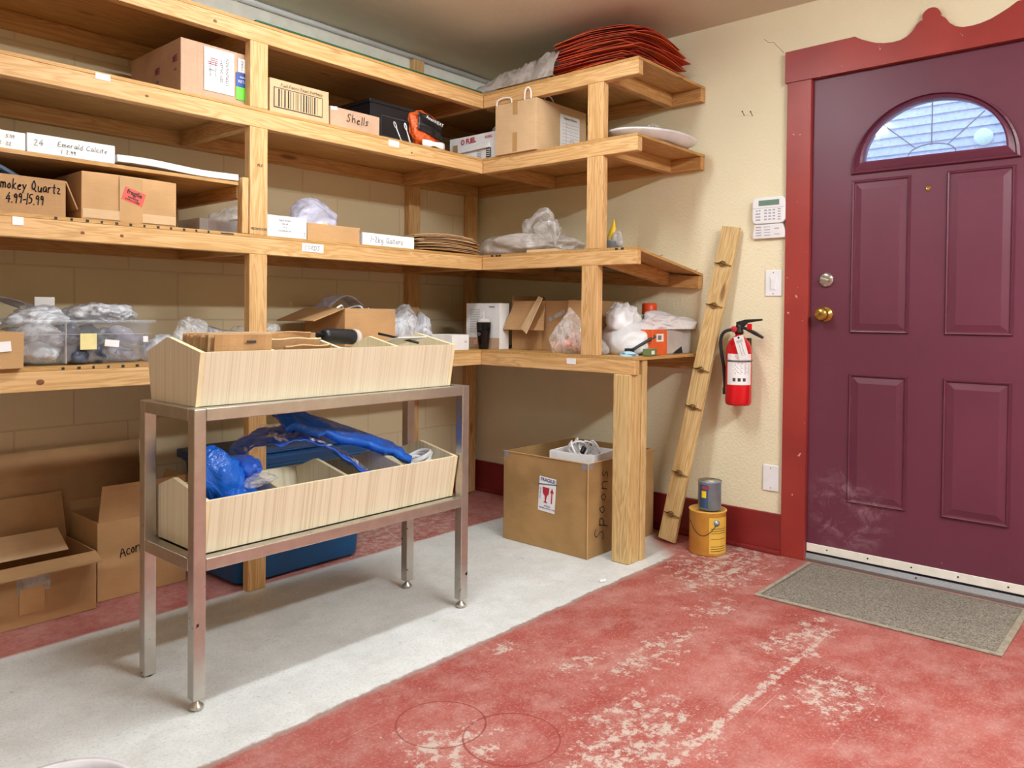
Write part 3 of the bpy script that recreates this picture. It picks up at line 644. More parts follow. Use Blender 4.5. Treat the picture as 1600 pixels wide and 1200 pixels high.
# grey film over boards
for i in range(5):
    bm = B(); box(bm, -.2, .2, -.16, .16, 0, .005); tag(obj('grey_board', bm, 'kraft_dark', None, loc=(-.36, -.80-.006*i, z+.001+.0065*i), rot=(0, 0, .05*(i % 3)-.04)), 'flat brown board under the grey plastic sheet on the top shelf', 'board', 'flat boards under grey plastic')
def fn(a, b):
    x = -.60+.5*a; y = -.52-.52*b; h = .006+.030*math.sin(PI*min(1, a*1.1))**.5*min(1, b*3)+.055*max(0, b-.1)*(1-.3*a)
    p = Vector((x, y, z+.036+h*1.25+.022*noise.noise(Vector((x*9, y*11, 2)))+.014*(1-abs(noise.noise(Vector((x*22, y*24, 5))))*2)))
    if b > .9: pass
    e = min(a, 1-a, b)*9
    if e < 1: p.z = z+.003+(p.z-z-.003)*max(0, e)**.5
    return p
o = obj('grey_plastic_sheet', sheet(60, 60, fn), 'film_grey', None, True); tag(o, 'crumpled translucent grey plastic sheet on the top shelf beside red folders', 'plastic sheet')

# ================================================================ third level (z 1.815)
z = Z[2]+.0006
t_, W, D, H_ = carton('cardboard_box', 'brown cardboard box with white, blue and green labels on the third shelf', 'box', -2.085, -1.775, -.556, -.15, z, z+.197, 'kraft_pink', wob=.002)
Mf = face_frame('front', (0, -D-.0022, 0))
pl = plate('shipping_label', t_, Mf @ T(-.012, .11), .115, .155, 'paper', .001); 
for (s_, dx, sz) in [('STERLING KEN', .030, .015), ('GEM GALLERY', .008, .013), ('1234 West Drive', -.015, .008), ('BOX 20 OF 24', -.035, .008)]: text(pl, s_, Mf @ T(dx-.012, .112) @ RZ(PI/2), sz, 'black_print')
p2 = plate('blue_label', t_, Mf @ T(.084, .098), .062, .052, 'blue_sticker', .001); text(p2, 'RETAIL', Mf @ T(.084, .092), .015, 'paper'); text(p2, 'SERVICE', Mf @ T(.084, .108), .009, 'paper')
plate('green_label', t_, Mf @ T(.084, .048), .062, .048, 'green_sticker', .001)
p3 = plate('store_label', t_, Mf @ T(.078, .152), .034, .05, 'paper', .001); text(p3, 'STORES', Mf @ T(.078, .152) @ RZ(PI/2), .011)
def flag(par, M):
    a = plate('flag_print', par, M, .022, .016, 'flag_blue', .0008)
    bm = B()
    for i in range(4): box(bm, -.002 if i > 1 else -.012, .026, -.012+i*.007, -.0085+i*.007, .0008, .0012, M)
    obj('stripes', bm, 'flag_red', a)
flag(t_, Mf @ T(-.045, .14)); text(t_, 'USA', Mf @ T(-.042, .108), .012, 'flag_blue')
Ml = face_frame('left', (-W-.0022, 0, 0)); flag(t_, Ml @ T(.16, .13)); flag(t_, Ml @ T(.02, .11)); text(t_, 'USA', Ml @ T(.17, .09), .012, 'flag_blue'); text(t_, 'USA', Ml @ T(.03, .07), .012, 'flag_blue')

t_, W, D, H_ = carton('cardboard_box', 'pale cardboard box with a printed barcode panel on the third shelf', 'box', -1.738, -1.466, -.56, -.25, z, z+.138, 'kraft_light', wob=.0015)
Mf = face_frame('front', (0, -D-.0016, 0)); pr = plate('barcode_panel', t_, Mf @ T(-.008, .067), .222, .078, 'black_print', .0008); plate('panel_ground', pr, Mf @ T(-.008, .067, .0006), .216, .072, 'kraft_light', .0006)
bm = B(); x = -.1
rr = random.Random(5)
while x < .08:
    w_ = rr.choice([.0018, .003, .006]); box(bm, x, x+w_, .033, .101, .0012, .0017, Mf); x += w_+rr.uniform(.005, .012)
obj('barcode', bm, 'black_print', pr); hand(t_, 'Fuel Fancy Pearl Pattern', Mf @ T(-.09, .112, .001), .013, .0014, 'dark_grey', 1.2, seed=4, sx=.95)
t_, W, D, H_ = carton('cardboard_box', 'low pinkish cardboard box marked Shells on the third shelf', 'box', -1.463, -1.207, -.565, -.33, z, z+.086, 'kraft_pink', wob=.0015)
Mf = face_frame('front', (0, -D-.0016, 0)); hand(t_, 'Shells', Mf @ T(-.05, .034, .001), .034, .0028, 'marker', 1.3, seed=2); plate('torn_sticker', t_, Mf @ T(-.11, .078), .03, .014, 'paper', .0008, .1)

# black crate
t_ = thing('plastic_crate', 'black plastic crate in the dark corner of the third shelf', 'crate', (-1.03, -.31, z))
bm = B(); th = .006; W, D, H_ = .17, .18, .185
for a in [(-W, W, -D, -D+th), (-W, W, D-th, D), (-W, -W+th, -D, D), (W-th, W, -D, D)]: box(bm, *a, 0, H_)
box(bm, -W, W, -D, D, 0, th); obj('body', bm, 'black', t_, bevel=.002)
bm = B(); box(bm, -W-.006, W+.006, -D-.006, -D+.002, H_-.016, H_); box(bm, -W-.006, W+.006, D-.002, D+.006, H_-.016, H_); box(bm, -W-.006, -W+.002, -D, D, H_-.016, H_); box(bm, W-.002, W+.006, -D, D, H_-.016, H_); obj('rim', bm, 'black', t_, bevel=.002)
bm = B(); box(bm, -.11, .11, -D-.003, -D, .03, .034); box(bm, -.11, .11, -D-.003, -D, .12, .124); box(bm, -.11, -.107, -D-.003, -D, .03, .124); box(bm, .107, .11, -D-.003, -D, .03, .124); obj('moulded_panel', bm, 'dark_grey', t_)
# white plastic loops
for (xa, xb, za, zb, lab) in [(-1.089, -1.123, .001, .078, 'white plastic loop stick, the leftmost, leaning at the front of black crate'), (-1.035, -1.062, .001, .080, 'white plastic loop stick, middle of the three by the orange bag'), (-1.028, -1.05, .001, .088, 'white plastic loop stick nearest the orange bag')]:
    bm = B(); y = -.575 if xb != -1.05 else -.562; a = Vector((xa, y, z+za)); b = Vector((xb, y+.01, z+zb)); d = (b-a).normalized(); tube(bm, [a, b-d*.02], .0022, 8)
    s_ = Vector((d.z, 0, -d.x)); c_ = b-d*.008; tube(bm, [c_+(d*.014*math.cos(q)+s_*.0055*math.sin(q)) for q in [2*PI*i/14 for i in range(15)]], .0018, 6)
    tag(obj('plastic_loop_stick', bm, 'white_plastic', None, True), lab, 'stick', 'white loop sticks')
# orange heat bag
t_ = thing('orange_bag', 'crumpled orange and black printed bag slumped on the third shelf near the corner', 'bag', (-.885, -.50, z))
obj('bag_body', bagmesh((.085, .045, .175), 11, .28, 2.4, 5, flatb=.8, taper=-.25, lean=(-.03, .02)), 'film_orange', t_, True)
def fn(a, b):
    x = -.075+.15*a; zz = .075+.085*b; return Vector((x, -.050-.012*noise.noise(Vector((a*4, b*4, 1)))+.02*abs(a-.5), zz-.035*a+.01))
q = solid(obj('dark_print', sheet(14, 10, fn), 'black', t_, True), .001)
text(q, 'AmeriHEAT', face_frame('front', (-.004, -.074, .128)) @ RZ(-.22), .022, 'paper')
def fn(a, b): return Vector((-.06+.14*a, -.052-.01*math.sin(a*3), .012+.028*b+.01*noise.noise(Vector((a*3, b*3, 4)))))
solid(obj('white_print', sheet(10, 4, fn), 'paper', t_, True), .001)
# white fuel box on the return
t_, W, D, H_ = carton('white_box', 'opened white box printed O FUEL in red in the shelf corner', 'box', -.555, -.30, -.675, -.33, z, z+.135, 'paper', wob=.003, tape=False)
Ml = face_frame('left', (-W-.0025, 0, 0)); text(t_, 'O FUEL', Ml @ T(-.035, .108) @ RZ(.04), .036, 'red_print', sx=.9, bold=.0008); text(t_, 'FU184G', Ml @ T(.105, .113), .018, 'red_print', sx=.8)
bm = B(); box(bm, -.10, .12, .055, .083, .001, .012, Ml @ RZ(.03)); obj('torn_flap', bm, 'paper', t_, bevel=.003); pb = plate('barcode_label', t_, Ml @ T(.105, .035), .032, .045, 'black_print'); plate('tape_patch', t_, Ml @ T(-.13, .075), .035, .05, 'kraft', .001)
for i in range(4): plate('barcode_gap', pb, Ml @ T(.105, .02+.01*i, .0008), .024, .004, 'paper', .0008)
for i in range(5): plate('small_print', t_, Ml @ T(.04, .015+.008*i), .03, .002, 'grey_print', .0006)
bag('paper_scrap', 'small crumpled red and white wrapper on top of white fuel box', 'wrapper', (-.47, -.62, z+.136), (.05, .04, .05), 'film_clear', 31, crump=.4)
# handle box
t_, W, D, H_ = carton('cardboard_box', 'tall cardboard box with white cord handles and a taped list on the third shelf', 'box', -.600, -.21, -.945, -.690, z, z+.240, 'kraft_light', wob=.002, tape=False)
Ml = face_frame('left', (-W-.0024, 0, 0)); Mf = face_frame('front', (0, -D-.0024, 0))
plate('tape_strip', t_, Ml @ T(.0, .215), .028, .065, 'tape', .0008); plate('tape_strip', t_, Ml @ T(.0, .05), .028, .09, 'tape', .0008)
pl = plate('list_sheet', t_, Mf @ T(.06, .118), .155, .16, 'paper', .0008); text(pl, 'Gypsum Stones', Mf @ T(.06, .182), .016)
bm = B()
for i in range(7): box(bm, .0, .125, .06+.016*i, .0612+.016*i, .0008, .0012, Mf)
box(bm, .03, .0312, .06, .165, .0008, .0012, Mf); obj('rule_lines', bm, 'grey_print', pl)
bm = B(); tube(bm, [Mf @ Vector((.075+.014*math.cos(a), .072+.014*math.sin(a), .001)) for a in [2*PI*i/16 for i in range(17)]], .001, 5); obj('green_ring', bm, 'device_green', pl)
for (y0, y1, hh) in [(.115, .02, .03), (-.06, -.10, .055), (-.112, -.118, .03)]:
    bm = B(); xx = -W-.004
    pts = [(xx, y0, H_-.004), (xx-.004, y0-.005, H_+hh*.7), (xx, (y0+y1)/2, H_+hh), (xx+.004, y1+.005, H_+hh*.7), (xx, y1, H_-.004)]
    if y0 < -.11: pts = [(-.12, y0, H_-.004), (-.115, y0-.003, H_+.02), (-.075, y0-.004, H_+.03), (-.04, y0, H_-.004)]
    tube(bm, smoothpath(pts, 3), .0035, 8); obj('cord_handle', bm, 'white_plastic', t_, True)
# oval platter
t_ = thing('oval_platter', 'large oval white platter overhanging the end of the third shelf', 'platter', (-.293, -1.375, z+.012), (.0, .02, -.2))
def oval(bm, prof, ax, ay, seg=48):
    rings = [[bm.verts.new((ax*s*math.cos(2*PI*i/seg), ay*s*math.sin(2*PI*i/seg), zz)) for i in range(seg)] for (s, zz) in prof]
    for a, b in zip(rings, rings[1:]):
        for i in range(seg): bm.faces.new([a[i], a[(i+1) % seg], b[(i+1) % seg], b[i]])
    bm.faces.new(rings[0][::-1]); bm.faces.new(rings[-1])
bm = B(); oval(bm, [(.72, -.006), (.80, 0), (.98, .022), (1, .028), (.99, .032), (.96, .030), (.80, .008), (.7, .003)], .245, .160); obj('dish', bm, 'dish_white', t_, True)
bag('bubble_wrap', 'crumple of clear plastic wrap on the oval white platter', 'plastic wrap', (-.28, -1.37, z+.045), (.05, .05, .055), 'film_clear', 12, crump=.5, freq=3)
bm = B(); box(bm, -.12, .04, -.05, .06, 0, .022, RZ(.3)); tag(obj('white_packet', bm, 'paper', None, bevel=.004, loc=(-.36, -1.34, z+.036)), 'flat white packet lying on the oval platter', 'packet')
bm = B(); box(bm, -.09, .09, -.04, .04, 0, .004); tag(obj('black_bracket', bm, 'black', None, loc=(-.46, -1.32, z), rot=(0, 0, 1.4)), 'flat black bracket under the oval platter', 'bracket')

# ================================================================ boxes on the riser shelf
zr = 1.531+.0006
t_, W, D, H_ = carton('white_box', 'long low white box marked 24 Emerald Calcite on the riser shelf', 'box', -2.568, -2.312, -.575, -.12, zr, zr+.058, 'paper', wob=.0015, tape=False)
Mf = face_frame('front', (0, -D-.0016, 0)); hand(t_, '24', Mf @ T(-.112, .022), .019, .0014, 'dark_grey', 1); hand(t_, 'Emerald Calcite', Mf @ T(-.045, .028), .016, .0014, 'dark_grey', 1.1, seed=5); hand(t_, '1. 2.99', Mf @ T(-.035, .008), .012, .0014, 'dark_grey', 1.1)
t_, W, D, H_ = carton('white_box', 'low white box at the left end of the riser shelf, cut by the picture edge', 'box', -2.86, -2.572, -.575, -.12, zr, zr+.054, 'paper', wob=.0015, tape=False)
Mf = face_frame('front', (0, -D-.0016, 0)); hand(t_, '5.99', Mf @ T(.09, .032), .010, .0012, 'dark_grey', 1); hand(t_, '12  22', Mf @ T(.07, .01), .010, .0012, 'dark_grey', 1)
def fn(a, b): x = -2.305+.430*a; return Vector((x, -.575+.4*b, zr+.033-.008*a+.003*math.sin(a*7)))
o = solid(obj('white_foam_sheet', sheet(20, 4, fn), 'foam_white', None), .022, -1); tag(o, 'long thin white foam sheet lying on the riser shelf right of the calcite box', 'sheet')

# ================================================================ second level (z 1.341)
z = Z[1]+.0006
t_, W, D, H_ = carton('cardboard_box', 'brown cardboard box marked Smokey Quartz with open flaps on second shelf', 'box', -2.86, -2.464, -.585, -.3, z, z+.113, 'kraft_dark', open_=True, flaps=[('right', -1.15, .09), ('back', 1.2, .04)])
Mf = face_frame('front', (0, -D-.0006, 0)); hand(t_, 'Smokey Quartz', Mf @ T(.004, .070), .030, .0030, 'marker', 1.1, seed=8, sx=.66); hand(t_, '4.99-/5.99', Mf @ T(.034, .030), .029, .0030, 'marker', 1.0, seed=9, sx=.62)
bm = B(); box(bm, -.05, .03, -.03, .04, 0, .014, Matrix.Rotation(.5, 4, 'Y')); o = tag(obj('blue_packet', bm, 'blue_device', None, bevel=.003, loc=(-2.58, -.45, z+.125)), 'dark blue packet sticking out of the smokey quartz box', 'packet')
bag('white_wrap', 'white plastic wrap inside the smokey quartz box', 'plastic wrap', (-2.6, -.45, z+.006), (.11, .08, .12), 'film_white', 22, crump=.3)
t_, W, D, H_ = carton('cardboard_box', 'brown cardboard box with a red fragile sticker on the second shelf', 'box', -2.419, -2.113, -.585, -.2, z, z+.152, 'kraft', wob=.003)
Mf = face_frame('front', (0, -D-.0028, 0)); pl = plate('fragile_sticker', t_, Mf @ T(.008, .088), .07, .045, 'sticker_red', .0012, -.3)
M_ = Mf @ T(.008, .088) @ RZ(-.3); text(pl, 'fragile', M_ @ T(0, .010), .021, bold=.0006); text(pl, 'HANDLE', M_ @ T(0, -.007), .009, bold=.0003); text(pl, 'WITH CARE', M_ @ T(0, -.016), .009, bold=.0003)
plate('tape_band', t_, Mf @ T(0, .075), .075, .148, 'tape', .0006); plate('tape_band', t_, Mf @ T(0, .02), .30, .03, 'kraft_light', .0004)
t_ = thing('folder_row', 'row of clear and white plastic sleeves standing behind the riser leg', 'sleeves', (-1.93, -.3, z))
for i in range(1):
    bm = B(); box(bm, -.0, .17, -.09, .09, 0, .068); obj('sleeve_block', bm, 'tub_clear', t_, bevel=.004)
for i in range(4):
    bm = B(); box(bm, .03+.035*i, .034+.035*i, -.088, .088, .001, .064); obj('divider', bm, 'foam_white', t_)
t_, W, D, H_ = carton('white_box', 'white printed box right of the timber post on the second shelf', 'box', -1.76, -1.585, -.585, -.3, z, z+.082, 'paper', wob=.001, tape=False)
Mf = face_frame('front', (0, -D-.0012, 0))
for i, s_ in enumerate(['MADE IN PERU', 'NO 48', 'N. 6', 'LAVENDER INC']): text(t_, s_, Mf @ T(-.012, .064-.013*i), .0085, 'grey_print')
hand(t_, '2', Mf @ T(.07, .012), .014, .0015, 'marker')
t_, W, D, H_ = carton('cardboard_box', 'open kraft box beside the white printed box on second shelf', 'box', -1.582, -1.325, -.585, -.32, z, z+.068, 'kraft', open_=True, flaps=[('right', -.9, .03), ('back', .9, .05)])
bag('plastic_bag', 'crumpled lilac plastic bag in the open kraft box on second shelf', 'bag', (-1.45, -.45, z+.007), (.098, .085, .145), 'film_lilac', 3, crump=.35, freq=2.5)
bag('plastic_bag', 'clear plastic bag standing behind the white printed box by the timber post', 'bag', (-1.66, -.2, z), (.10, .08, .145), 'film_clear', 4, crump=.4)
bag('foam_piece', 'small peach foam piece under the lilac bag on second shelf', 'foam', (-1.47, -.545, z+.007), (.03, .02, .075), 'salt_pink', 5, crump=.2, sub=3)
t_, W, D, H_ = carton('white_box', 'low white box with handwritten price beside flattened cardboard', 'box', -1.312, -1.022, -.588, -.33, z, z+.052, 'paper', wob=.001, tape=False)
Mf = face_frame('front', (0, -D-.0012, 0)); hand(t_, '1-2kg Gators', Mf @ T(-.105, .014), .024, .0018, 'pen_blue', 1.1, seed=6)
zc = z; rk = random.Random(9)
for i in range(11):
    bow = .012+.0022*i; w_, d_ = .20+rk.uniform(-.02, .02), .17; dx, dy, rz_ = rk.uniform(-.03, .03), rk.uniform(-.01, .01), rk.uniform(-.08, .08); cr, sr = math.cos(rz_), math.sin(rz_)
    def fn(a, b, w_=w_, d_=d_, bow=bow):
        x = (a-.5)*2*w_; y = (b-.5)*2*d_; X_ = dx+x*cr-y*sr; Y_ = dy+x*sr+y*cr
        return Vector((X_, Y_, bow*(1-min(1, abs(X_)/.27)**2)))
    o = solid(obj('flattened_carton', sheet(10, 2, fn), ['kraft', 'kraft_light', 'kraft_dark'][i % 3], None, loc=(-.79, -.40, zc)), .0032, 1)
    tag(o, 'flattened cardboard carton in the stack on the second shelf by the corner' if i < 10 else 'topmost flattened carton of the second-shelf stack by the corner', 'cardboard', 'flattened cartons on the second shelf'); zc += .0052
bag('plastic_bag', 'large crumpled greyish plastic bag in the corner of the second shelf', 'bag', (-.37, -.78, z-.0), (.17, .235, .115), 'film_grey', 6, crump=.3, freq=2.6)
bag('plastic_bag', 'clear gathered top of plastic film rising beside the grey bag', 'bag', (-.40, -.86, z+.02), (.06, .125, .19), 'film_clear', 7, crump=.5, freq=2.4, flatb=.8)
bm = B(); box(bm, -.05, .05, -.085, .085, 0, .014); tag(obj('kraft_strip', bm, 'kraft_light', None, bevel=.002, loc=(-.52, -.955, z), rot=(0, 0, .05)), 'flat strip of kraft card before the grey plastic bag', 'card strip')
t_ = thing('metal_can', 'open metal can holding yellow glue bottle on the second shelf', 'can', (-.35, -1.195, z-.021), (0, -.0, 0))
bm = B(); prof = [(.052, 0), (.056, .07), (.059, .074), (.056, .072), (.051, .004)]; lathe(bm, prof, 32); obj('can_body', bm, 'can_steel', t_, True)
t_ = thing('glue_bottle', 'yellow pointed glue bottle leaning in the metal can', 'bottle', (-.35, -1.195, z-.015), (.14, -.05, 0))
bm = B(); lathe(bm, [(.02, 0), (.024, .01), (.024, .09), (.014, .125), (.004, .165), (.003, .17)], 20); obj('bottle_body', bm, 'yellow', t_, True)
bm = B(); lathe(bm, [(.0246, .065), (.0246, .09)], 20, cap=False); obj('bottle_label', bm, 'pale_yellow', t_, True)
bag('plastic_packet', 'clear plastic packet in the metal can beside the yellow bottle', 'packet', (-.34, -1.225, z+.02), (.03, .03, .07), 'film_silver', 8, crump=.4, sub=4)
for (y0, lab) in [(L-.0, 'near end'), ]: pass
for i, (x, zz) in enumerate([(-.38, Z[1]-.034), (-.06, Z[1]-.083)]):
    bm = B(); tube(bm, [(x, L+.02, zz+.004), (x+.03, L+.012, zz+.014)], .0016, 6); tag(obj('bent_nail', bm, 'antique_brass'), ['bent nail on the second shelf end, nearer the front', 'bent nail on the second shelf end, nearer the wall'][i], 'nail')

# ================================================================ first level (z .875)
z = Z[0]+.0006
t_, W, D, H_ = carton('cardboard_box', 'taped tan cardboard box at the left end of the lowest shelf', 'box', -2.95, -2.592, -.625, -.25, z, z+.108, 'kraft', wob=.003)
Mf = face_frame('front', (0, -D-.003, 0)); plate('paper_remnant', t_, Mf @ T(.11, .065), .07, .03, 'paper', .0006, .08)
bag('plastic_bag', 'silvery plastic bag bulging above the tan box at the left', 'bag', (-2.72, -.46, z+.112), (.15, .12, .09), 'film_silver', 9, crump=.4)
# clear tote
t_ = thing('clear_tote', 'clear plastic tote full of bagged dark stones on the lowest shelf', 'tote', (-2.38, -.375, z))
def tub(bm, w0, d0, w1, d1, h, th, seg=6, rc=.03):
    def rr_(w_, d_, zz):
        pts = []
        for (sx, sy, a0) in [(1, 1, 0), (-1, 1, PI/2), (-1, -1, PI), (1, -1, 1.5*PI)]:
            for i in range(seg+1):
                a = a0+PI/2*i/seg; pts.append((sx*(w_-rc)+rc*math.cos(a), sy*(d_-rc)+rc*math.sin(a), zz))
        return pts
    rings = [rr_(w0-.02, d0-.02, 0), rr_(w0, d0, .015), rr_(w1, d1, h-.012), rr_(w1+.012, d1+.012, h-.012), rr_(w1+.012, d1+.012, h), rr_(w1-th, d1-th, h), rr_(w0-th, d0-th, .018), rr_(w0-.02, d0-.02, th)]
    L_ = [[bm.verts.new(p) for p in r_] for r_ in rings]; n = len(L_[0])
    for a, b in zip(L_, L_[1:]):
        for i in range(n): bm.faces.new([a[i], a[(i+1) % n], b[(i+1) % n], b[i]])
    bm.faces.new(L_[0][::-1]); bm.faces.new(L_[-1])
bm = B(); tub(bm, .185, .165, .205, .18, .145, .003); obj('tote_body', bm, 'tote_clear', t_, True)
bm = B(); box(bm, -.075, -.0735, -.186, -.175, .005, .14); box(bm, -.19, .195, -.187, -.1845, .098, .099); obj('moulded_rib', bm, 'tub_clear', t_)
pl = plate('yellow_note', t_, face_frame('front', (-.01, -.190, .075)), .05, .052, 'pale_yellow', .002)
plate('price_tag', t_, face_frame('front', (.062, -.191, .068)), .045, .022, 'paper', .002, -.1); plate('price_tag', t_, face_frame('front', (.17, -.193, .08)), .016, .02, 'paper', .002)
rk = random.Random(12)
for i in range(16):
    cx = -.13+.085*(i % 4)+rk.uniform(-.01, .01); cy = -.1+.13*((i//4) % 2); cz = .004+.055*(i//8)
    bag('stone_bag', 'small bag of dark stones packed inside the clear tote', 'bag', (-2.38+cx, -.375+cy, z+cz), (.05, .055, .06), ['film_silver', 'stone_dark', 'stone_dark', 'film_lilac'][i % 4], 40+i, 'bags of stones in the clear tote', crump=.5, sub=4, freq=3)
bag('plastic_bag', 'silvery zip bag on top of the clear tote, left pile', 'bag', (-2.48, -.38, z+.128), (.105, .12, .075), 'film_silver', 13, crump=.35, freq=3)
bag('plastic_bag', 'crinkled silver zip bag on the right half of clear tote', 'bag', (-2.27, -.38, z+.128), (.10, .11, .07), 'film_silver', 14, crump=.45, freq=4)
def fn(a, b): return Vector((-2.60+.13*a, -.3+.06*b, z+.215-.028*a+.012*math.sin(a*3+b*2)))
o = solid(obj('film_flap', sheet(10, 6, fn), 'film_lilac', None, True), .001); tag(o, 'loose flap of pale film sticking out left above the clear tote', 'film')
o.location.z = -.0
pl = tag(obj('white_card', box(B(), -.03, .03, -.002, .002, 0, .03), 'paper', None, loc=(-2.455, -.37, z+.188)), 'small white card tab above the bags on the clear tote', 'card')
bag('plastic_bag', 'clear plastic bag with dark contents behind the display bin apex', 'bag', (-2.09, -.42, z), (.075, .09, .105), 'film_silver', 15, crump=.35)
bag('dark_cloth', 'dark knitted bundle right of the clear tote', 'bundle', (-2.11, -.54, z), (.06, .045, .055), 'black', 16, crump=.4)
bag('plastic_bag', 'peaked clear plastic bag behind the display bin', 'bag', (-1.98, -.38, z), (.085, .1, .135), 'film_clear', 17, crump=.5)
bag('plastic_bag', 'clear rumpled bag just left of the timber post on lowest shelf', 'bag', (-1.87, -.30, z), (.10, .1, .12), 'film_silver', 18, crump=.5)
bag('plastic_bag', 'clear bag just right of the timber post on lowest shelf', 'bag', (-1.66, -.38, z), (.12, .1, .105), 'film_clear', 19, crump=.45)
bag('paper_roll', 'white paper wad inside clear film right of the post', 'paper', (-1.70, -.48, z), (.06, .05, .085), 'paper', 20, crump=.2)
bag('pink_stone', 'small pinkish stone behind the brown envelopes', 'stone', (-1.50, -.50, z), (.05, .04, .07), 'salt_pink', 21, crump=.3, sub=3)
t_, W, D, H_ = carton('cardboard_box', 'open kraft box of white cable behind the display bin', 'box', -1.335, -1.055, -.50, -.2, z, z+.195, 'kraft', open_=True, flaps=[('left', -.35, .16)])
bm = B(); rk = random.Random(4)
pts = [(-1.33+.03*i+rk.uniform(-.02, .02), -.40+rk.uniform(-.06, .06), z+.195+.02*math.sin(i*2.1)) for i in range(7)]; tube(bm, smoothpath(pts, 3), .005, 8)
tag(obj('white_cable', bm, 'white_plastic', None, True), 'loop of white cable on the open kraft box', 'cable')
o = obj('grey_envelope', sheet(8, 6, lambda a, b: Vector((-1.27+.2*a, -.30+.12*b, z+.20+.055*math.sin(PI*a)))), 'film_lilac', None, True); solid(o, .003); tag(o, 'grey folded plastic mailer on top of the open kraft box', 'mailer')
for i, (x, sx, h, sd) in enumerate([(-.98, .075, .18, 25), (-.86, .075, .17, 26), (-.76, .05, .155, 27)]):
    bag('zip_bag', ['clear zip bag of wire against the kraft box', 'clear zip bag of wire, middle of three', 'clear zip bag of wire above the small white box'][i], 'bag', (x, -.36, z), (sx, .07, h), 'film_silver', sd, 'zip bags of wire', crump=.4, freq=3.5)
t_, W, D, H_ = carton('white_box', 'small white box at the shelf corner by the display bin', 'box', -.76, -.645, -.57, -.42, z, z+.075, 'paper', wob=.001, tape=False)
text(t_, 'TXS', face_frame('front', (.03, -D-.0012, .04)), .012, 'grey_print')
# leaflet
t_ = thing('leaflet_box', 'tall white and pink printed box standing behind the black tumbler', 'box', (-.43, -.49, z))
Ml = face_frame('left', (-.036, 0, 0))
bm = B(); box(bm, -.035, .035, -.118, .118, 0, .232); obj('box_body', bm, 'paper', t_, bevel=.001)
for i in range(14): plate('print_line', t_, Ml @ T(-.055, .20-.009*i), .07+.02*((i*3) % 3), .0018, 'grey_print', .0006)
plate('pink_ground', t_, Ml @ T(0, .028), .234, .055, 'kraft_pink', .0006); text(t_, 'TRANQUIL', Ml @ T(.065, .214), .008, 'black_print')
for yy, hh in ((-.04, .03), (-.055, .022)): plate('pink_bottle_print', t_, Ml @ T(yy, .02+hh/2, .0004), .016, hh, 'salt_pink', .0006)
t_ = thing('black_tumbler', 'black ribbed tumbler with clear cap in front of the leaflet box', 'tumbler', (-.515, -.545, z))
bm = B(); lathe(bm, [(.024, 0), (.026, .004), (.036, .095), (.038, .13), (.037, .135), (.03, .136)], 14); obj('cup', bm, 'black_gloss', t_)
bm = B(); lathe(bm, [(.036, .136), (.030, .15), (.012, .158), (.004, .16), (.003, .19), (.001, .191)], 20); obj('cap', bm, 'tub_clear', t_, True)
text(t_, 'OD', face_frame('left', (-.0365, 0, .075)), .022, 'grey_print', sx=.8)
# worn box
t_, W, D, H_ = carton('cardboard_box', 'battered cardboard box with torn hanging flaps on the lowest return shelf', 'box', -.395, -.12, -1.12, -.63, z, z+.245, 'kraft_dark', open_=True, flaps=[('left', -1.30, .0)] if False else [('back', 1.2, .03)])
def panel(name, par, pts, mat, th=.004):
    bm = B(); ps = [Vector(p) for p in pts]; n_ = (ps[1]-ps[0]).cross(ps[-1]-ps[0]).normalized()*th
    a = [bm.verts.new(p) for p in ps]; b = [bm.verts.new(p+n_) for p in ps]; bm.faces.new(a); bm.faces.new(b[::-1])
    for i in range(len(ps)): bm.faces.new([a[i], b[i], b[(i+1) % len(ps)], a[(i+1) % len(ps)]])
    return obj(name, bm, mat, par)
panel('torn_flap', t_, [(-W-.004, .225, H_-.005), (-W-.004, .03, H_+.0), (-W-.05, .00, .10), (-W-.05, .262, .10)], 'kraft')
panel('torn_flap', t_, [(-W-.035, .045, H_+.022), (-W-.06, .0, H_+.012), (-W-.115, .055, .085), (-W-.09, .11, .11)], 'kraft_light')
panel('torn_flap', t_, [(-W-.006, -.12, H_+.004), (-W-.006, -.245, H_-.005), (-W-.04, -.245, .10), (-W-.04, -.12, .095)], 'kraft')
plate('tape_strip', t_, face_frame('left', (-W-.001, .06, .055)), .03, .1, 'tape'); plate('tape_strip', t_, face_frame('left', (-W-.001, -.04, .17)) @ RZ(.4), .11, .02, 'film_grey')
# pink stones bag and white sack
t_ = thing('stone_bag', 'clear bag of pink rough stones behind the timber post', 'bag', (-.50, -1.12, z), .15)
obj('bag_film', bagmesh((.052, .155, .182), 33, .25, 2.6, 5, taper=.68, lean=(0, .03)), 'film_clear', t_, True)
rk = random.Random(8)
for i in range(30):
    a = rk.uniform(0, 2*PI); q = rk.uniform(0, .85); zz = rk.uniform(0.01, .07); bm = B(); bmesh.ops.create_icosphere(bm, subdivisions=2, radius=.02)
    for v_ in bm.verts: v_.co *= 1+.35*noise.noise(v_.co*60+Vector((i, 0, 0)))
    obj('pink_stone', bm, 'salt_pink', t_, loc=(q*.035*math.cos(a), q*.13*math.sin(a)*(1-zz*3), zz+.012), rot=(a, q, 0))
t_ = thing('white_sack', 'plump white plastic sack tied in folds right of the timber post', 'sack', (-.33, -1.30, z))
obj('sack_body', bagmesh((.10, .16, .165), 34, .17, 1.6, 5, flatb=.6), 'film_white', t_, True)
obj('sack_neck', bagmesh((.065, .10, .15), 35, .45, 3, 5, flatb=.6), 'film_white', t_, True, loc=(-.01, .055, .105))
bag('blue_glove', 'pale blue crumpled glove at the end of the lowest shelf', 'glove', (-.50, -1.415, z), (.04, .035, .018), 'glove_blue', 36, crump=.5, sub=4)
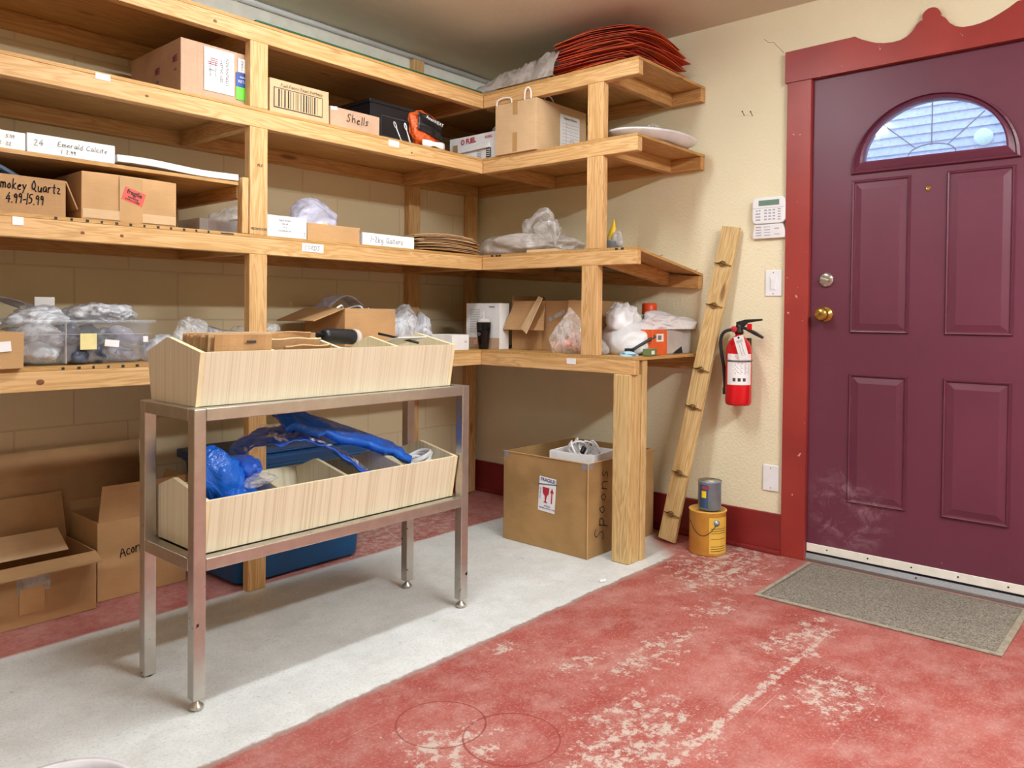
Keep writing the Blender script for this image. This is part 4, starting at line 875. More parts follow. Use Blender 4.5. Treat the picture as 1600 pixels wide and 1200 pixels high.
# spray can
t_ = thing('spray_can', 'tall spray can with an orange cap near the shelf end', 'spray can', (-.15, -1.286, z))
bm = B(); lathe(bm, [(.030, 0), (.033, .004), (.033, .165), (.030, .178), (.027, .182)], 28); obj('can_body', bm, 'can_steel', t_, True)
bm = B(); lathe(bm, [(.0334, .03), (.0334, .155)], 28, cap=False); obj('can_label', bm, 'dark_grey', t_, True)
bm = B(); lathe(bm, [(.035, .182), (.036, .184), (.035, .232), (.030, .236), (.01, .236)], 28); obj('cap', bm, 'spray_orange', t_, True)
# tool box
t_ = thing('tool_tub', 'orange card sleeved clear plastic tub at the shelf end', 'tub', (-.20, -1.385, z))
bm = B(); box(bm, -.05, .175, -.055, .055, 0, .112); obj('tub_body', bm, 'tub_clear', t_, bevel=.006)
bm = B(); box(bm, -.177, -.05, -.057, .057, 0, .114); sl = obj('orange_sleeve', bm, 'orange', t_, bevel=.002)
Mf = face_frame('front', (-.115, -.0575, .078)); plate('barcode_label', t_, Mf, .06, .035, 'paper', .001)
bm = B()
for i in range(8): box(bm, -.02+.004*i, -.018+.004*i, -.01, .01, .001, .0016, Mf)
obj('barcode', bm, 'black_print', sl)
bm = B(); prism(bm, [(-.03, 0), (.06, 0), (.05, .03), (.0, .012)], lambda p, d: (p[0]+.03, d, p[1]+.004), -.0565, -.0585); obj('black_print_shape', bm, 'black', t_)
bag('plastic_bag', 'white crumpled plastic bag lying on top of the orange sleeved tub', 'bag', (-.17, -1.395, z+.1148), (.16, .065, .082), 'film_white', 37, crump=.35, freq=2.5)
bm = B(); tube(bm, [(-.47, -1.37, z+.012), (-.36, -1.445, z+.085)], .007, 8); bmesh.ops.create_cube(bm, size=.03, matrix=Matrix.Translation((-.46, -1.375, z+.0165)))
tag(obj('black_tool', bm, 'rubber'), 'black lever tool leaning against the orange sleeve', 'tool')
t_ = thing('power_adapter', 'small green and black device lying before the orange sleeve', 'device', (-.405, -1.45, z), .1)
bm = B(); box(bm, -.045, .03, -.018, .018, 0, .032); obj('case', bm, 'device_green', t_, bevel=.004)
bm = B(); box(bm, -.03, .0, -.0192, -.018, .008, .024); obj('case_label', bm, 'paper', t_)
bm = B(); box(bm, .03, .04, -.012, .012, .004, .028); obj('plug', bm, 'black', t_, bevel=.002)
# black cone cup lying on the shelf
t_ = thing('ribbed_cup_stack', 'stack of black ribbed cups lying across the back rim of the upper bin', 'cups', (-1.665, -.995, z), (0, -PI/2+.05, 0)); t_.scale = (.78, .78, .78)
bm = B(); lathe(bm, [(.030, 0), (.033, .004)]+[(.033+(.0025 if i % 2 else 0), .006+.007*i) for i in range(22)]+[(.028, .165), (.02, .17)], 28); obj('cups', bm, 'black', t_, True)
bm = B(); lathe(bm, [(.012, .17), (.013, .2), (.018, .202), (.018, .23), (.01, .232)], 16); obj('nozzle', bm, 'black', t_, True)
bm = B(); lathe(bm, [(.036, -.022), (.037, -.004), (.03, 0)], 24); obj('clear_lid', bm, 'tub_clear', t_, True)
t_.location.z = .9655
bm = B(); box(bm, -.11, .11, -.06, .06, 0, .003)
# ================================================================ stainless display stand
X0, X1, Y0, Y1 = -2.403, -1.385, -1.300, -.975; tb = .034
st = thing('metal_stand', 'two tier brushed steel stand holding the laminate display bins', 'stand', (X0, Y0, 0))
def sb(name, *a, bevel=.0025):
    return obj(name, box(B(), a[0]-X0, a[1]-X0, a[2]-Y0, a[3]-Y0, a[4], a[5]), 'steel', st, bevel=bevel)
feet = {}
for (xa, ya, ft_) in [(X0, Y0, 1), (X1-tb, Y0, 1), (X0, Y1-tb, 0), (X1-tb, Y1-tb, 1)]:
    lg = sb('leg', xa, xa+tb, ya, ya+tb, .004 if not ft_ else .030, .796)
    c_ = (xa+tb/2-X0, ya+tb/2-Y0, 0)
    if ft_: obj('levelling_foot', lathe(B(), [(.014, .0005), (.019, .006), (.018, .012), (.008, .02), (.008, .031)], 20, c_), 'steel', lg, True)
    else: obj('levelling_foot', lathe(B(), [(.015, .0005), (.015, .0042)], 16, c_), 'dark_metal', lg)
for (za, zb) in [(.762, .7965), (.366, .400)]:
    sb('front_rail', X0+tb, X1-tb, Y0, Y0+tb, za, zb); sb('back_rail', X0+tb, X1-tb, Y1-tb, Y1, za, zb)
    sb('side_rail', X0, X0+tb, Y0+tb, Y1-tb, za, zb); sb('side_rail', X1-tb, X1, Y0+tb, Y1-tb, za, zb)
    sb('shelf_pan', X0+tb, X1-tb, Y0+tb, Y1-tb, zb-.012, zb-.010, bevel=0)
def bin_(z0, xa, xb, yf, label, divs):
    b_ = thing('display_bin', label, 'bin', (xa, yf, z0), 0, 'laminate display bins on the stand')
    # profile in y (from front bottom) and z
    prof = [(.0, 0), (.262, 0), (.290, .138), (.175, .178), (.165, .182), (.155, .181), (-.026, .146)]
    def endp(name, x, t_=.014, p=prof, mats=True):
        bm = B(); prism(bm, p, lambda q, d: (d, q[0], q[1]), x, x+t_, 1)
        return obj(name, bm, None, b_, mats=['laminate_end', 'edge_band'])
    W_ = xb-xa; endp('end_panel', 0); endp('end_panel', W_-.014)
    for d in divs: endp('divider', d, .012, [(.014, .012), (.248, .012), (.272, .132), (.172, .172), (.160, .174), (-.008, .140)])
    bm = B(); prism(bm, [(0, 0), (.012, 0), (-.013, .146), (-.026, .146)], lambda q, d: (d, q[0], q[1]), .0145, W_-.0145, 0)
    for f_ in bm.faces:
        if f_.calc_center_median().z > .145: f_.material_index = 1
    obj('front_panel', bm, None, b_, mats=['laminate', 'edge_band'])
    bm = B(); prism(bm, [(.250, 0), (.262, 0), (.288, .136), (.276, .136)], lambda q, d: (d, q[0], q[1]), .0145, W_-.0145, 0); 
    for f_ in bm.faces:
        if f_.calc_center_median().z > .135: f_.material_index = 1
    obj('back_panel', bm, None, b_, mats=['laminate', 'edge_band'])
    bm = B(); box(bm, .0145, W_-.0145, .0125, .2495, 0, .011); obj('bottom_panel', bm, 'laminate', b_)
    return b_
bin_(.7972, -2.378, -1.440, -1.257, 'upper pale laminate display bin holding brown envelopes', [.232, .47, .70])
bin_(.4006, -2.362, -1.424, -1.257, 'lower pale laminate display bin holding blue plastic bags', [.232, .47, .70])
# envelopes
def env(x, y, z0, w_, h_, rx, rz_, label, mat, mark=False):
    e = thing('kraft_envelope', label, 'envelope', (x, y, z0), (rx, 0, rz_), 'kraft envelopes in the upper display bin')
    def fn(a, b): return Vector(((a-.5)*w_, .003*math.sin(a*9+b*4+x*90), b*h_))
    solid(obj('sleeve', sheet(8, 6, fn), mat, e), .005)
    if mark:
        text(e, 'uline', face_frame('front', (.02, -.006, h_-.02)), .012, 'black_print', name='print_mark') if False else plate('print_mark', e, face_frame('front', (.02, -.007, h_-.02)), .028, .007, 'dark_grey', .0006)
    return e
rk = random.Random(21); zb = .8102
for i in range(9):
    y = -1.205+.018*i
    lab = 'kraft envelope in the leftmost compartment, '+('front of its stack with printed flap' if i == 0 else 'second from front, showing its print' if i == 1 else 'among those packed behind')
    env(-2.238-.001*i, y-.035, zb, .178 if i else .165, .178+.0035*i*0+rk.uniform(0, .006), .10, -.10+rk.uniform(-.05, .05), lab, ['kraft', 'kraft_light'][i % 2], i < 2)
for i in range(9):
    y = -1.205+.014*i
    lab = 'kraft envelope leaning forward in the second compartment, '+('foremost over the rim' if i == 0 else 'among the stack behind')
    if i < 3: env(-2.02-.012*i, -1.10+.014*i, .828+.006*i, .175, .178, .80-.12*i, .10-.09*i, lab, ['kraft', 'kraft_light', 'kraft_dark'][i], i == 0)
    else: env(-2.025-(.003*i), y+.035, zb, .18, .175+rk.uniform(0, .006), .30-.03*i, .12-.04*i+rk.uniform(-.03, .03), lab, ['kraft', 'kraft_light', 'kraft_dark'][i % 3])
bm = B(); tube(bm, [(-1.61, -1.14, .967), (-1.50, -1.215, .957)], .004, 8); 
# paper pad and pen in the fourth compartment
bm = B(); box(bm, -.07, .075, -.07, .10, 0, .003); pp = obj('white_card', bm, 'paper', None, loc=(-1.575, -1.13, .952), rot=(-.22, 0, .1)); bm2 = None
t_ = tag(pp, 'white paper card lying across the fourth compartment of the upper bin', 'card')
bm = B(); tube(bm, [(-1.605, -1.06, .9785), (-1.535, -1.195, .9485)], .0045, 8); tag(obj('black_pen', bm, 'black', None, True), 'black pen lying on the white card in the upper bin', 'pen')
# blue bags in lower bin
zb = .4132
bag('blue_bag', 'bright blue plastic bag spilling from the left of the lower bin', 'bag', (-2.245, -1.135, zb), (.080, .084, .225), 'film_blue', 51, crump=.42, freq=3.4, flatb=.75, taper=-.15)
bag('blue_bag', 'folded deep blue bag draped near the left compartment edge', 'bag', (-2.155, -1.10, .555), (.06, .09, .075), 'film_dark_blue', 52, crump=.45, freq=2.6)
bag('film_wrap', 'clear film crumple at the edge of the left blue bag', 'film', (-2.165, -1.20, .542), (.045, .03, .03), 'film_clear', 58, crump=.5)
def fn(a, b):
    x = -2.12+.42*a; y = -.96-.28*b*(.35+.65*a); zz = .600+.068*math.sin(PI*min(1, a*1.15))**.8-.085*a*b-.05*a*a
    n_ = .014*(1-2*abs(noise.noise(Vector((x*10, y*14, 3)))))+.008*(1-2*abs(noise.noise(Vector((x*26, y*20, 8))))); return Vector((x, y, zz+n_))
o = solid(obj('blue_garment_bag', sheet(60, 36, fn), 'film_dark_blue', None, True), .004); tag(o, 'dark blue folded plastic under clear film across the middle of lower bin', 'bag')
def fn2(a, b):
    p = fn(a, b); return p+Vector((0, -.012*b, .010+.008*noise.noise(Vector((a*12, b*14, 9)))))
o = obj('clear_film', sheet(60, 40, fn2), 'film_thin', None, True); tag(o, 'clear glossy film over the dark blue plastic in the lower bin', 'film')
def fn(a, b):
    x = -2.0+.455*a-.02*b; y = -1.0-(.12+.10*a)*b+.02*a; zz = .760-.183*a**1.05+.010*math.sin(PI*b)-(.045-.01*a)*b
    n_ = .012*(1-2*abs(noise.noise(Vector((x*8, y*22, 3)))))*(.5+a)
    if a < .08: zz -= (.08-a)*.4
    return Vector((x, y, zz+n_))
o = solid(obj('blue_folded_bag', sheet(60, 30, fn), 'film_blue', None, True), .026, -1); tag(o, 'long bright blue folded bag sloping down to the right in lower bin', 'bag')
bm = B()
rk = random.Random(17)
for j in range(4):
    pts = [(-1.50+.055*math.cos(q*1.3+j)+rk.uniform(-.01, .01), -1.16+.05*math.sin(q*1.3+j), .475+.012*j+.05*abs(math.sin(q*.7+j))) for q in range(9)]
    tube(bm, smoothpath(pts, 3), .006, 8)
tag(obj('white_cord_bundle', bm, 'white_plastic', None, True), 'bundle of white cord in the right compartment of lower bin', 'cord')
bag('clear_bag', 'clear plastic bag curled at the right end of lower bin', 'bag', (-1.50, -1.15, zb), (.065, .08, .075), 'film_white', 59, crump=.4)

# ================================================================ below the shelves
t_ = thing('blue_tote', 'large blue plastic storage tote with a dark lid under shelves', 'tote', (-1.56, -.345, .001))
bm = B(); tub(bm, .290, .185, .315, .20, .46, .004, rc=.04); obj('tote_body', bm, 'tote_blue', t_, True)
bm = B(); box(bm, -.335, .335, -.215, .215, .455, .49); box(bm, -.29, .29, -.17, .17, .49, .502); obj('lid', bm, 'lid_blue', t_, bevel=.012)
t_, W, D, H_ = carton('cardboard_box', 'cardboard box marked Acorns standing on floor left of the stand', 'box', -2.262, -1.935, -.30, -.03, .001, .287, 'kraft', open_=True, flaps=[('back', 1.35, .15), ('right', 1.2, .12), ('front', 1.45, .135)])
hand(t_, 'Acorns', face_frame('front', (-.085, -D-.0006, .145)) @ RZ(.16), .040, .0034, 'marker', .5, seed=3, sx=.72)
t_, W, D, H_ = carton('cardboard_box', 'open cardboard box with a taped patch at the lower left corner', 'box', -2.80, -2.285, -.352, -.075, .001, .205, 'kraft_dark', open_=True, flaps=[('front', -.18, .085), ('back', 1.4, .17)])
panel_later = t_, W, D, H_
Mf = face_frame('front', (0, -D-.0006, 0)); plate('cardboard_patch', t_, Mf @ T(.055, .085) @ RZ(.0), .075, .085, 'kraft', .003); plate('clear_tape', t_, Mf @ T(.06, .15), .10, .08, 'film_grey', .001)
panel('inner_flap', t_, [(-W+.01, -.02, H_-.01), (W-.05, -.02, H_-.01), (W-.06, .06, H_+.055), (-W+.01, .06, H_+.055)], 'kraft_light')
def fn(a, b): return Vector((-3.2+1.20*a, -.026+.006*math.sin(b*2.2)-.006*b, .004+.525*b))
o = solid(obj('cardboard_sheet', sheet(6, 10, fn), 'kraft_dark', None, True), .005); tag(o, 'long upright cardboard sheet leaning against block wall behind the open boxes', 'cardboard')
t_, W, D, H_ = carton('cardboard_carton', 'big brown carton with a fragile sticker and handwriting under the shelf', 'box', -.655, -.115, -1.300, -.815, .001, .412, 'big_carton', open_=True)
Ml = face_frame('left', (-W-.0006, 0, 0)); Mf = face_frame('front', (0, -D-.0006, 0))
pl = plate('fragile_label', t_, Ml @ T(.02, .245) @ RZ(-.06), .095, .155, 'paper', .0012); M_ = Ml @ T(.02, .245) @ RZ(-.06)
text(pl, 'FRAGILE!', M_ @ T(.002, .064), .021, 'pen_blue', bold=.0006); plate('blue_string', pl, M_ @ T(.0, .047, .001) @ RZ(.12), .11, .004, 'blue_device', .0015)
bm = B(); prism(bm, [(-.026, .032), (.012, .032), (.010, .005), (.0, -.008), (-.004, -.030), (.006, -.038), (-.020, -.038), (-.010, -.030), (-.012, -.008), (-.024, .005)], lambda q, d: M_ @ Vector((q[0], q[1], d)), .0012, .002); obj('glass_symbol', bm, 'red_print', pl)
bm = B(); prism(bm, [(.018, .012), (.028, .034), (.038, .012), (.031, .012), (.031, -.036), (.025, -.036), (.025, .012)], lambda q, d: M_ @ Vector((q[0], q[1], d)), .0012, .002); obj('arrow_symbol', bm, 'red_print', pl)
for i, s_ in enumerate(['FRAGILE', 'HANDLE WITH CARE']): text(pl, s_, M_ @ T(.004, -.052-.011*i), .0095, 'pen_blue')
text(pl, 'THIS SIDE UP', M_ @ T(-.038, -.0) @ RZ(PI/2), .009, 'pen_blue')
hand(t_, 'Spoons', Mf @ T(-.15, .06) @ RZ(PI/2-.1), .075, .004, 'marker', 1.2, seed=11)
for M_ in (Ml @ T(.225, .398), Mf @ T(-.25, .398), Ml @ T(-.225, .398)): plate('corner_tape', t_, M_, .03, .024, 'grey_print', .001)
bm = B()
for (x, y) in [(-W-.001, -D-.001)]: tube(bm, [(x, y, .002), (x, y, .41)], .0035, 6)
tube(bm, [(-W-.0005, -D, .4115), (-W-.0005, D, .4115)], .003, 6); tube(bm, [(-W, -D-.0005, .4115), (W, -D-.0005, .4115)], .003, 6); obj('edge_fold', bm, 'kraft', t_)
t_, W, D, H_ = carton('white_box', 'tall white box full of white cable inside the big carton', 'box', -.585, -.375, -1.262, -1.03, .008, .435, 'paper', open_=True, rz=.1)
bm = B(); rk = random.Random(6)
for j in range(5):
    c_ = Vector((-.48+rk.uniform(-.05, .05), -1.15+rk.uniform(-.05, .05), .43+rk.uniform(0, .01)))
    e = Euler((rk.uniform(.8, 1.6), rk.uniform(-.4, .4), rk.uniform(0, 3))).to_matrix()
    tube(bm, [c_+e @ Vector((.045*math.cos(q), .035*math.sin(q), .004*q)) for q in [2*PI*i/20 for i in range(23)]], .0045, 8)
tag(obj('white_cable_coil', bm, 'white_plastic', None, True), 'coils of white cable rising from the white box in big carton', 'cable')
bm = B(); box(bm, -.01, .01, -.008, .008, 0, .034, Matrix.Rotation(.7, 4, 'Y')); tag(obj('black_plug', bm, 'black', None, bevel=.003, loc=(-.565, -1.20, .436)), 'black plug on the rim of the white cable box', 'plug')

# leaning board with toggle clips
pb0, pb1 = Vector((-.19, -1.42, .012)), Vector((-.030, -1.642, 1.462))
bd = thing('leaning_board', 'long pine board with brass wing clips leaning against cream wall', 'board', (0, 0, 0))
ax = (pb1-pb0).normalized(); wv = Vector((0, -1, 0)); wv = (wv-ax*wv.dot(ax)).normalized(); nv = ax.cross(wv).normalized()
if nv.x > 0: nv = -nv
Mb = Matrix((ax, wv, ax.cross(wv))).transposed().to_4x4(); Mb.translation = (pb0+pb1)/2; Lb = (pb1-pb0).length
bd.matrix_world = Mb; bd.rotation_mode = 'XYZ'
bm = B(); box(bm, -Lb/2, Lb/2, -.043, .043, -.01, .01); obj('plank', bm, 'post_pine', bd, bevel=.002)
sgn = 1 if ax.cross(wv).x < 0 else -1
for zc in (1.29, 1.10, .805, .632, .325, .135):
    s_ = (zc-pb0.z)/(pb1.z-pb0.z)*Lb-Lb/2
    tg = B(); tube(tg, [(s_+.0, -.026+.004*0, sgn*.018), (s_+.004, 0, sgn*.02), (s_-.002, .030, sgn*.018)], .0032, 7)
    tube(tg, [(s_+.012*math.cos(q), .016*math.sin(q), sgn*.017) for q in [2*PI*i/14 for i in range(15)]], .0022, 6)
    tube(tg, [(s_, 0, sgn*.008), (s_, 0, sgn*.023)], .004, 8); tube(tg, [(s_+.002, -.042, sgn*.015), (s_, -.02, sgn*.018)], .002, 6); tube(tg, [(s_-.004, .045, sgn*.015), (s_, .02, sgn*.018)], .002, 6)
    obj('wing_clip', tg, 'antique_brass', bd, True)
# cans
t_ = thing('paint_can', 'yellow gallon paint can with wire bail on the floor by baseboard', 'paint can', (-.187, -1.622, .001))
R1 = .080; bm = B(); lathe(bm, [(R1-.003, 0), (R1, .003), (R1, .185), (R1+.003, .188), (R1+.003, .193), (R1-.006, .194), (R1-.008, .187), (.0, .187)], 40, cap=False); obj('can_body', bm, 'can_yellow', t_, True)
bm = B()
seg = 14; a0, a1 = math.radians(212), math.radians(285)
g = [[bm.verts.new(((R1+.0008)*math.cos(a0+(a1-a0)*i/seg), (R1+.0008)*math.sin(a0+(a1-a0)*i/seg), zz)) for zz in (.012, .17)] for i in range(seg+1)]
for i in range(seg): bm.faces.new([g[i][0], g[i+1][0], g[i+1][1], g[i][1]])
obj('paper_label', bm, 'label_yellow', t_, True)
bm = B()
for zz in (.022, .032, .042, .075, .10, .11, .12):
    gg = [[bm.verts.new(((R1+.0014)*math.cos(a0+.1+(a1-a0-.3)*i/8), (R1+.0014)*math.sin(a0+.1+(a1-a0-.3)*i/8), q)) for q in (zz, zz+.0022)] for i in range(9)]
    for i in range(8): bm.faces.new([gg[i][0], gg[i+1][0], gg[i+1][1], gg[i][1]])
obj('label_print', bm, 'black_print', t_)
ear = math.radians(236); E = Vector((math.cos(ear), math.sin(ear), 0)); Me = Matrix.Translation(E*R1+Vector((0, 0, .145))) @ E.to_track_quat('Z', 'Y').to_matrix().to_4x4()
bm = B(); lathe(bm, [(.015, 0), (.013, .003), (.008, .004), (.006, .008), (.002, .009)], 20, M=Me); obj('bail_ear', bm, 'can_steel', t_, True)
bm = B(); pts = []
for i in range(19):
    q = ear-i/18*math.radians(100); pts.append(((R1+.006)*math.cos(q), (R1+.006)*math.sin(q), .145-.055*math.sin(PI*min(1, i/16))))
tube(bm, pts, .0017, 6); obj('wire_bail', bm, 'dark_metal', t_, True)
t_ = thing('small_can', 'small blue grey metal can stacked on the yellow paint can', 'paint can', (-.187, -1.630, .1955))
R2 = .0505; bm = B(); lathe(bm, [(R2-.002, 0), (R2, .003), (R2, .118), (R2+.002, .121), (R2+.002, .126), (R2-.003, .127)], 36, cap=False); obj('can_body', bm, 'can_steel', t_, True)
bm = B(); lathe(bm, [(R2-.003, .1262), (R2-.010, .122), (R2-.012, .125), (0.001, .126)], 32); obj('lid', bm, 'can_top', t_, True)
def wrap(par, name, R_, d0, d1, za, zb_, mat, n=10):
    bm = B(); g = [[bm.verts.new((R_*math.cos(math.radians(d0+(d1-d0)*i/n)), R_*math.sin(math.radians(d0+(d1-d0)*i/n)), q)) for q in (za, zb_)] for i in range(n+1)]
    for i in range(n): bm.faces.new([g[i][0], g[i+1][0], g[i+1][1], g[i][1]])
    return obj(name, bm, mat, par, True)
wrap(t_, 'dark_label', R2+.0006, 150, 200, .01, .112, 'blue_device'); wrap(t_, 'yellow_label', R2+.001, 165, 190, .055, .085, 'yellow', 5); wrap(t_, 'red_label', R2+.001, 165, 205, .095, .105, 'red_print', 5)

# ================================================================ right wall
# fire extinguisher
EX = (-.088, -1.712, .655)
t_ = thing('fire_extinguisher', 'red fire extinguisher hung on the cream wall beside the door', 'fire extinguisher', EX)
bm = B(); lathe(bm, [(.030, 0), (.050, .002), (.056, .010), (.057, .02), (.057, .235), (.054, .262), (.044, .285), (.028, .302), (.016, .312), (.015, .325)], 40); obj('cylinder', bm, 'extinguisher_red', t_, True)
lb = wrap(t_, 'instruction_label', .0578, 150, 268, .095, .262-.03, 'paper', 24)
def curved(R_, deg, zz, w_, h_, mat, par, name):
    return wrap(par, name, R_, deg-math.degrees(w_/2/R_), deg+math.degrees(w_/2/R_), zz-h_/2, zz+h_/2, mat, 4)
for i, zz in enumerate([.222, .215, .188, .181, .175, .169, .163, .157, .150, .144]): curved(.0582, 212+(i % 3)*4, zz, .085-.01*(i % 3), .0022, 'red_print' if i < 2 else 'grey_print', lb, 'print_line')
for i in range(3): curved(.0582, 186+22*i, .118, .013, .015, 'dark_grey', lb, 'pictogram')
bm = B(); lathe(bm, [(.0585, .196), (.0592, .197), (.0592, .204), (.0585, .205)], 36, cap=False); obj('clamp_band', bm, 'alu', t_, True)
bm = B(); lathe(bm, [(.018, .318), (.02, .33), (.014, .345), (.016, .352), (.012, .366)], 20); obj('valve', bm, 'dark_metal', t_, True)
bm = B(); lathe(bm, [(.014, 0), (.014, .008), (.011, .010), (.001, .010)], 20, M=Matrix.Translation((-.016, .014, .340)) @ Mx); gg = obj('gauge', bm, 'red_print', t_, True)
bm = B(); prism(bm, [(.01, .352), (.012, .372), (-.03, .384), (-.105, .388), (-.105, .380), (-.04, .370), (-.02, .350)], lambda q, d: (d, q[0], q[1]), -.009, .009); obj('squeeze_lever', bm, 'rubber', t_, bevel=.002)
bm = B(); prism(bm, [(.01, .345), (-.03, .338), (-.07, .318), (-.110, .300), (-.112, .310), (-.075, .332), (-.03, .352)], lambda q, d: (d, q[0], q[1]), -.009, .009); obj('carry_handle', bm, 'rubber', t_, bevel=.002)
bm = B(); box(bm, -.012, .0, -.062, -.04, .338, .366); obj('red_seal', bm, 'extinguisher_red', t_, bevel=.004)
bm = B(); pts = smoothpath([(-.005, .012, .336), (-.016, .04, .338), (-.024, .066, .325), (-.026, .078, .29), (-.02, .072, .22), (-.008, .066, .17), (.006, .066, .06)], 3); tube(bm, pts, .0075, 10); obj('hose', bm, 'rubber', t_, True)
bm = B(); tube(bm, [(.006, .066, .075), (.006, .066, .045)], .011, 12); obj('hose_nozzle', bm, 'rubber', t_, True)
bm = B(); box(bm, .058, .086, -.02, .02, .03, .30); obj('wall_bracket', bm, 'dark_metal', t_)
tgm = face_frame('left', (-.068, -.036, .285)) @ RZ(.30) 
tg_ = plate('inspection_tag', t_, tgm @ T(0, -.025), .045, .105, 'paper', .0015); 
for i in range(2): plate('tag_rule', tg_, tgm @ T(-.006+.012*i, -.03, .001), .0015, .06, 'grey_print', .0012)
for i in range(3): plate('tag_rule', tg_, tgm @ T(0, .008-.004*i, .001), .03, .0015, 'grey_print', .0012)
bm = B(); lathe(bm, [(.005, 0), (.0045, .001), (.001, .001)], 14, M=tgm @ T(0, .02, .0012)); obj('tag_eyelet', bm, 'black', tg_)
# keypad
t_ = thing('alarm_keypad', 'white alarm keypad with grey screen and open flip cover beside door casing', 'keypad', (-.001, -1.812, 1.39))
Ml = face_frame('left', (-.002, 0, 0))
def rrect(w_, z0, z1, rc, bulge=0):
    pts = []
    for (sx, sy, a0) in [(1, 1, 0), (-1, 1, PI/2), (-1, -1, PI), (1, -1, 1.5*PI)]:
        for i in range(5):
            a = a0+PI/2*i/4; pts.append((sx*(w_/2-rc)+rc*math.cos(a), ((z1-rc) if sy > 0 else (z0+rc))+rc*math.sin(a)))
    return pts
bm = B(); prism(bm, rrect(.150, .076, .193, .022), lambda q, d: Ml @ Vector((q[0], q[1], d)), 0, .024); kb = obj('keypad_body', bm, 'white_plastic', t_, bevel=.005)
plate('screen', t_, Ml @ T(.002, .168, .0235), .094, .024, 'lcd', .0012)
bm = B(); box(bm, -.0725, .0725, .1455, .1465, .0235, .0246, Ml); obj('cover_line', bm, 'grey_print', t_)
for r_i in range(4):
    for c_i in range(3): plate('button', t_, Ml @ T(-.012+.019*c_i, .135-.0135*r_i, .0235), .011, .006, 'button_grey', .0022)
for r_i in range(5): plate('button', t_, Ml @ T(.05, .138-.0115*r_i, .0235), .012, .005, 'button_grey', .0022)
for r_i in range(3): plate('button', t_, Ml @ T(-.047, .121-.0135*r_i, .0235), .022, .0055, 'button_grey', .0022)
for c_i in range(2): plate('button', t_, Ml @ T(-.052+.013*c_i, .135, .0235), .007, .0055, 'button_grey', .0022)
Mc = Ml @ T(0, .073, .022) @ Matrix.Rotation(.10, 4, 'X')
bm = B(); prism(bm, [(-.065, 0), (.063, 0), (.074, -.03), (.074, -.062), (-.074, -.062), (-.074, -.04)], lambda q, d: Mc @ Vector((q[0], q[1], d)), -.012, .0); cv = obj('flip_cover', bm, 'white_plastic', t_, bevel=.002)
for i in range(4):
    plate('print_block', cv, Mc @ T(-.046, -.012-.012*i, 0), .024, .004, 'button_grey', .0008); plate('print_block', cv, Mc @ T(-.006, -.012-.012*i, 0), .028, .003, 'button_grey', .0008)
plate('print_block', cv, Mc @ T(.038, -.02, 0), .02, .004, 'button_grey', .0008); plate('print_block', cv, Mc @ T(.038, -.045, 0), .024, .003, 'button_grey', .0008)
# switch and blank plate
t_ = thing('light_switch', 'white rocker dimmer switch plate on the cream wall below keypad', 'light switch', (-.0005, -1.831, 1.202))
Ml = face_frame('left', (0, 0, 0)); bm = B(); box(bm, -.037, .037, -.058, .058, 0, .006, Ml); obj('wall_plate', bm, 'white_plastic', t_, bevel=.003)
bm = B(); box(bm, -.0165, .0165, -.033, .033, .006, .008, Ml); rk_ = obj('rocker', bm, 'white_plastic', t_, bevel=.001); bm = B(); box(bm, -.010, .009, -.026, .020, .008, .012, Ml); obj('paddle', bm, 'white_plastic', rk_, bevel=.001)
for zz in (-.047, .047):
    bm = B(); lathe(bm, [(.003, 0), (.002, .0015), (.0005, .0015)], 10, M=Ml @ T(0, zz, .006)); obj('screw', bm, 'grey_print', t_)
t_ = thing('blank_wall_plate', 'blank white wall plate low on the cream wall by casing', 'wall plate', (-.0005, -1.832, .333))
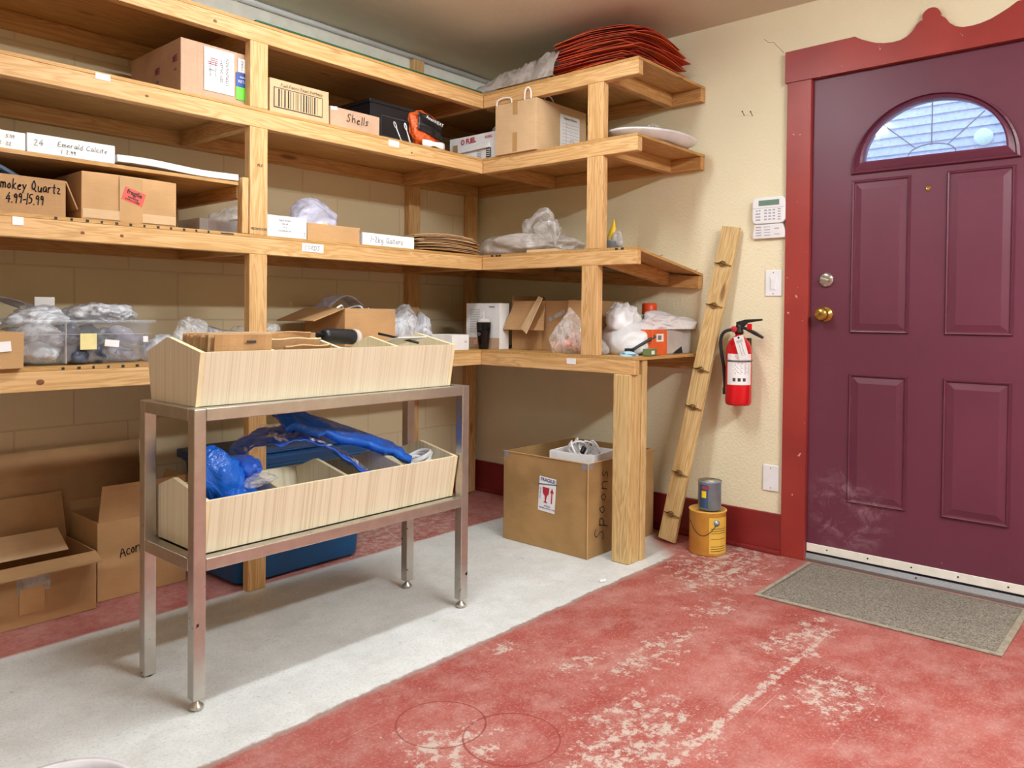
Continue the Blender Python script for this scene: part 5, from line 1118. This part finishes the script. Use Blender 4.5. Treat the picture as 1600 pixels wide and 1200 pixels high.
bm = B(); box(bm, -.036, .036, -.058, .058, 0, .006, Ml); obj('wall_plate', bm, 'white_plastic', t_, bevel=.003)
for zz in (-.044, .044):
    bm = B(); lathe(bm, [(.003, 0), (.002, .0015), (.0005, .0015)], 10, M=Ml @ T(0, zz, .006)); obj('screw', bm, 'grey_print', t_)
# plaster crack over the header
crack('wall_crack', [(-.0003, -1.86, 2.215), (-.0003, -1.84, 2.24), (-.0003, -1.83, 2.25), (-.0003, -1.815, 2.27), (-.0003, -1.79, 2.275), (-.0003, -1.77, 2.295)], 'thin jagged plaster crack above the left end of door header')
# door mat
t_ = thing('door_mat', 'grey speckled door mat with a plain border on the red floor', 'mat', (-.30, -2.40, .001), -.008)
def fn(a, b):
    x0_ = -.277+(.023)*b; x1_ = .256+.004*b; return Vector((x0_+(x1_-x0_)*a, .385-.80*b, .009+.0015*noise.noise(Vector((a*30, b*40, 0)))))
o = obj('pile', sheet(40, 50, lambda a, b: fn(.035+.93*a, .026+.948*b)), 'mat_pile', t_, True); solid(o, .004, -1)
bm = B(); 
cs = [fn(0, 0), fn(1, 0), fn(1, 1), fn(0, 1)]
a = [bm.verts.new((c_.x, c_.y, 0)) for c_ in cs]; b = [bm.verts.new((c_.x, c_.y, .006)) for c_ in cs]
bm.faces.new(a); bm.faces.new(b[::-1])
for i in range(4): bm.faces.new([a[i], b[i], b[(i+1) % 4], a[(i+1) % 4]])
obj('border', bm, 'mat_edge', t_, bevel=.002)
bm = B(); tube(bm, [(-.853, -1.504, .0065), (-.826, -1.512, .0065)], .0055, 8); tag(obj('chalk_stub', bm, 'paper'), 'short white chalk stub on the pale floor in front of the thick timber leg', 'chalk')
# white bucket at the lower left
t_ = thing('white_bucket', 'white plastic bucket whose rim shows at the bottom left corner', 'bucket', (-2.945, -1.948, .001))
bm = B(); lathe(bm, [(.085, 0), (.088, .004), (.105, .285), (.115, .287), (.117, .293), (.115, .299), (.104, .299), (.101, .285), (.083, .005), (.001, .005)], 48, cap=False); obj('bucket_body', bm, 'dish_white', t_, True)
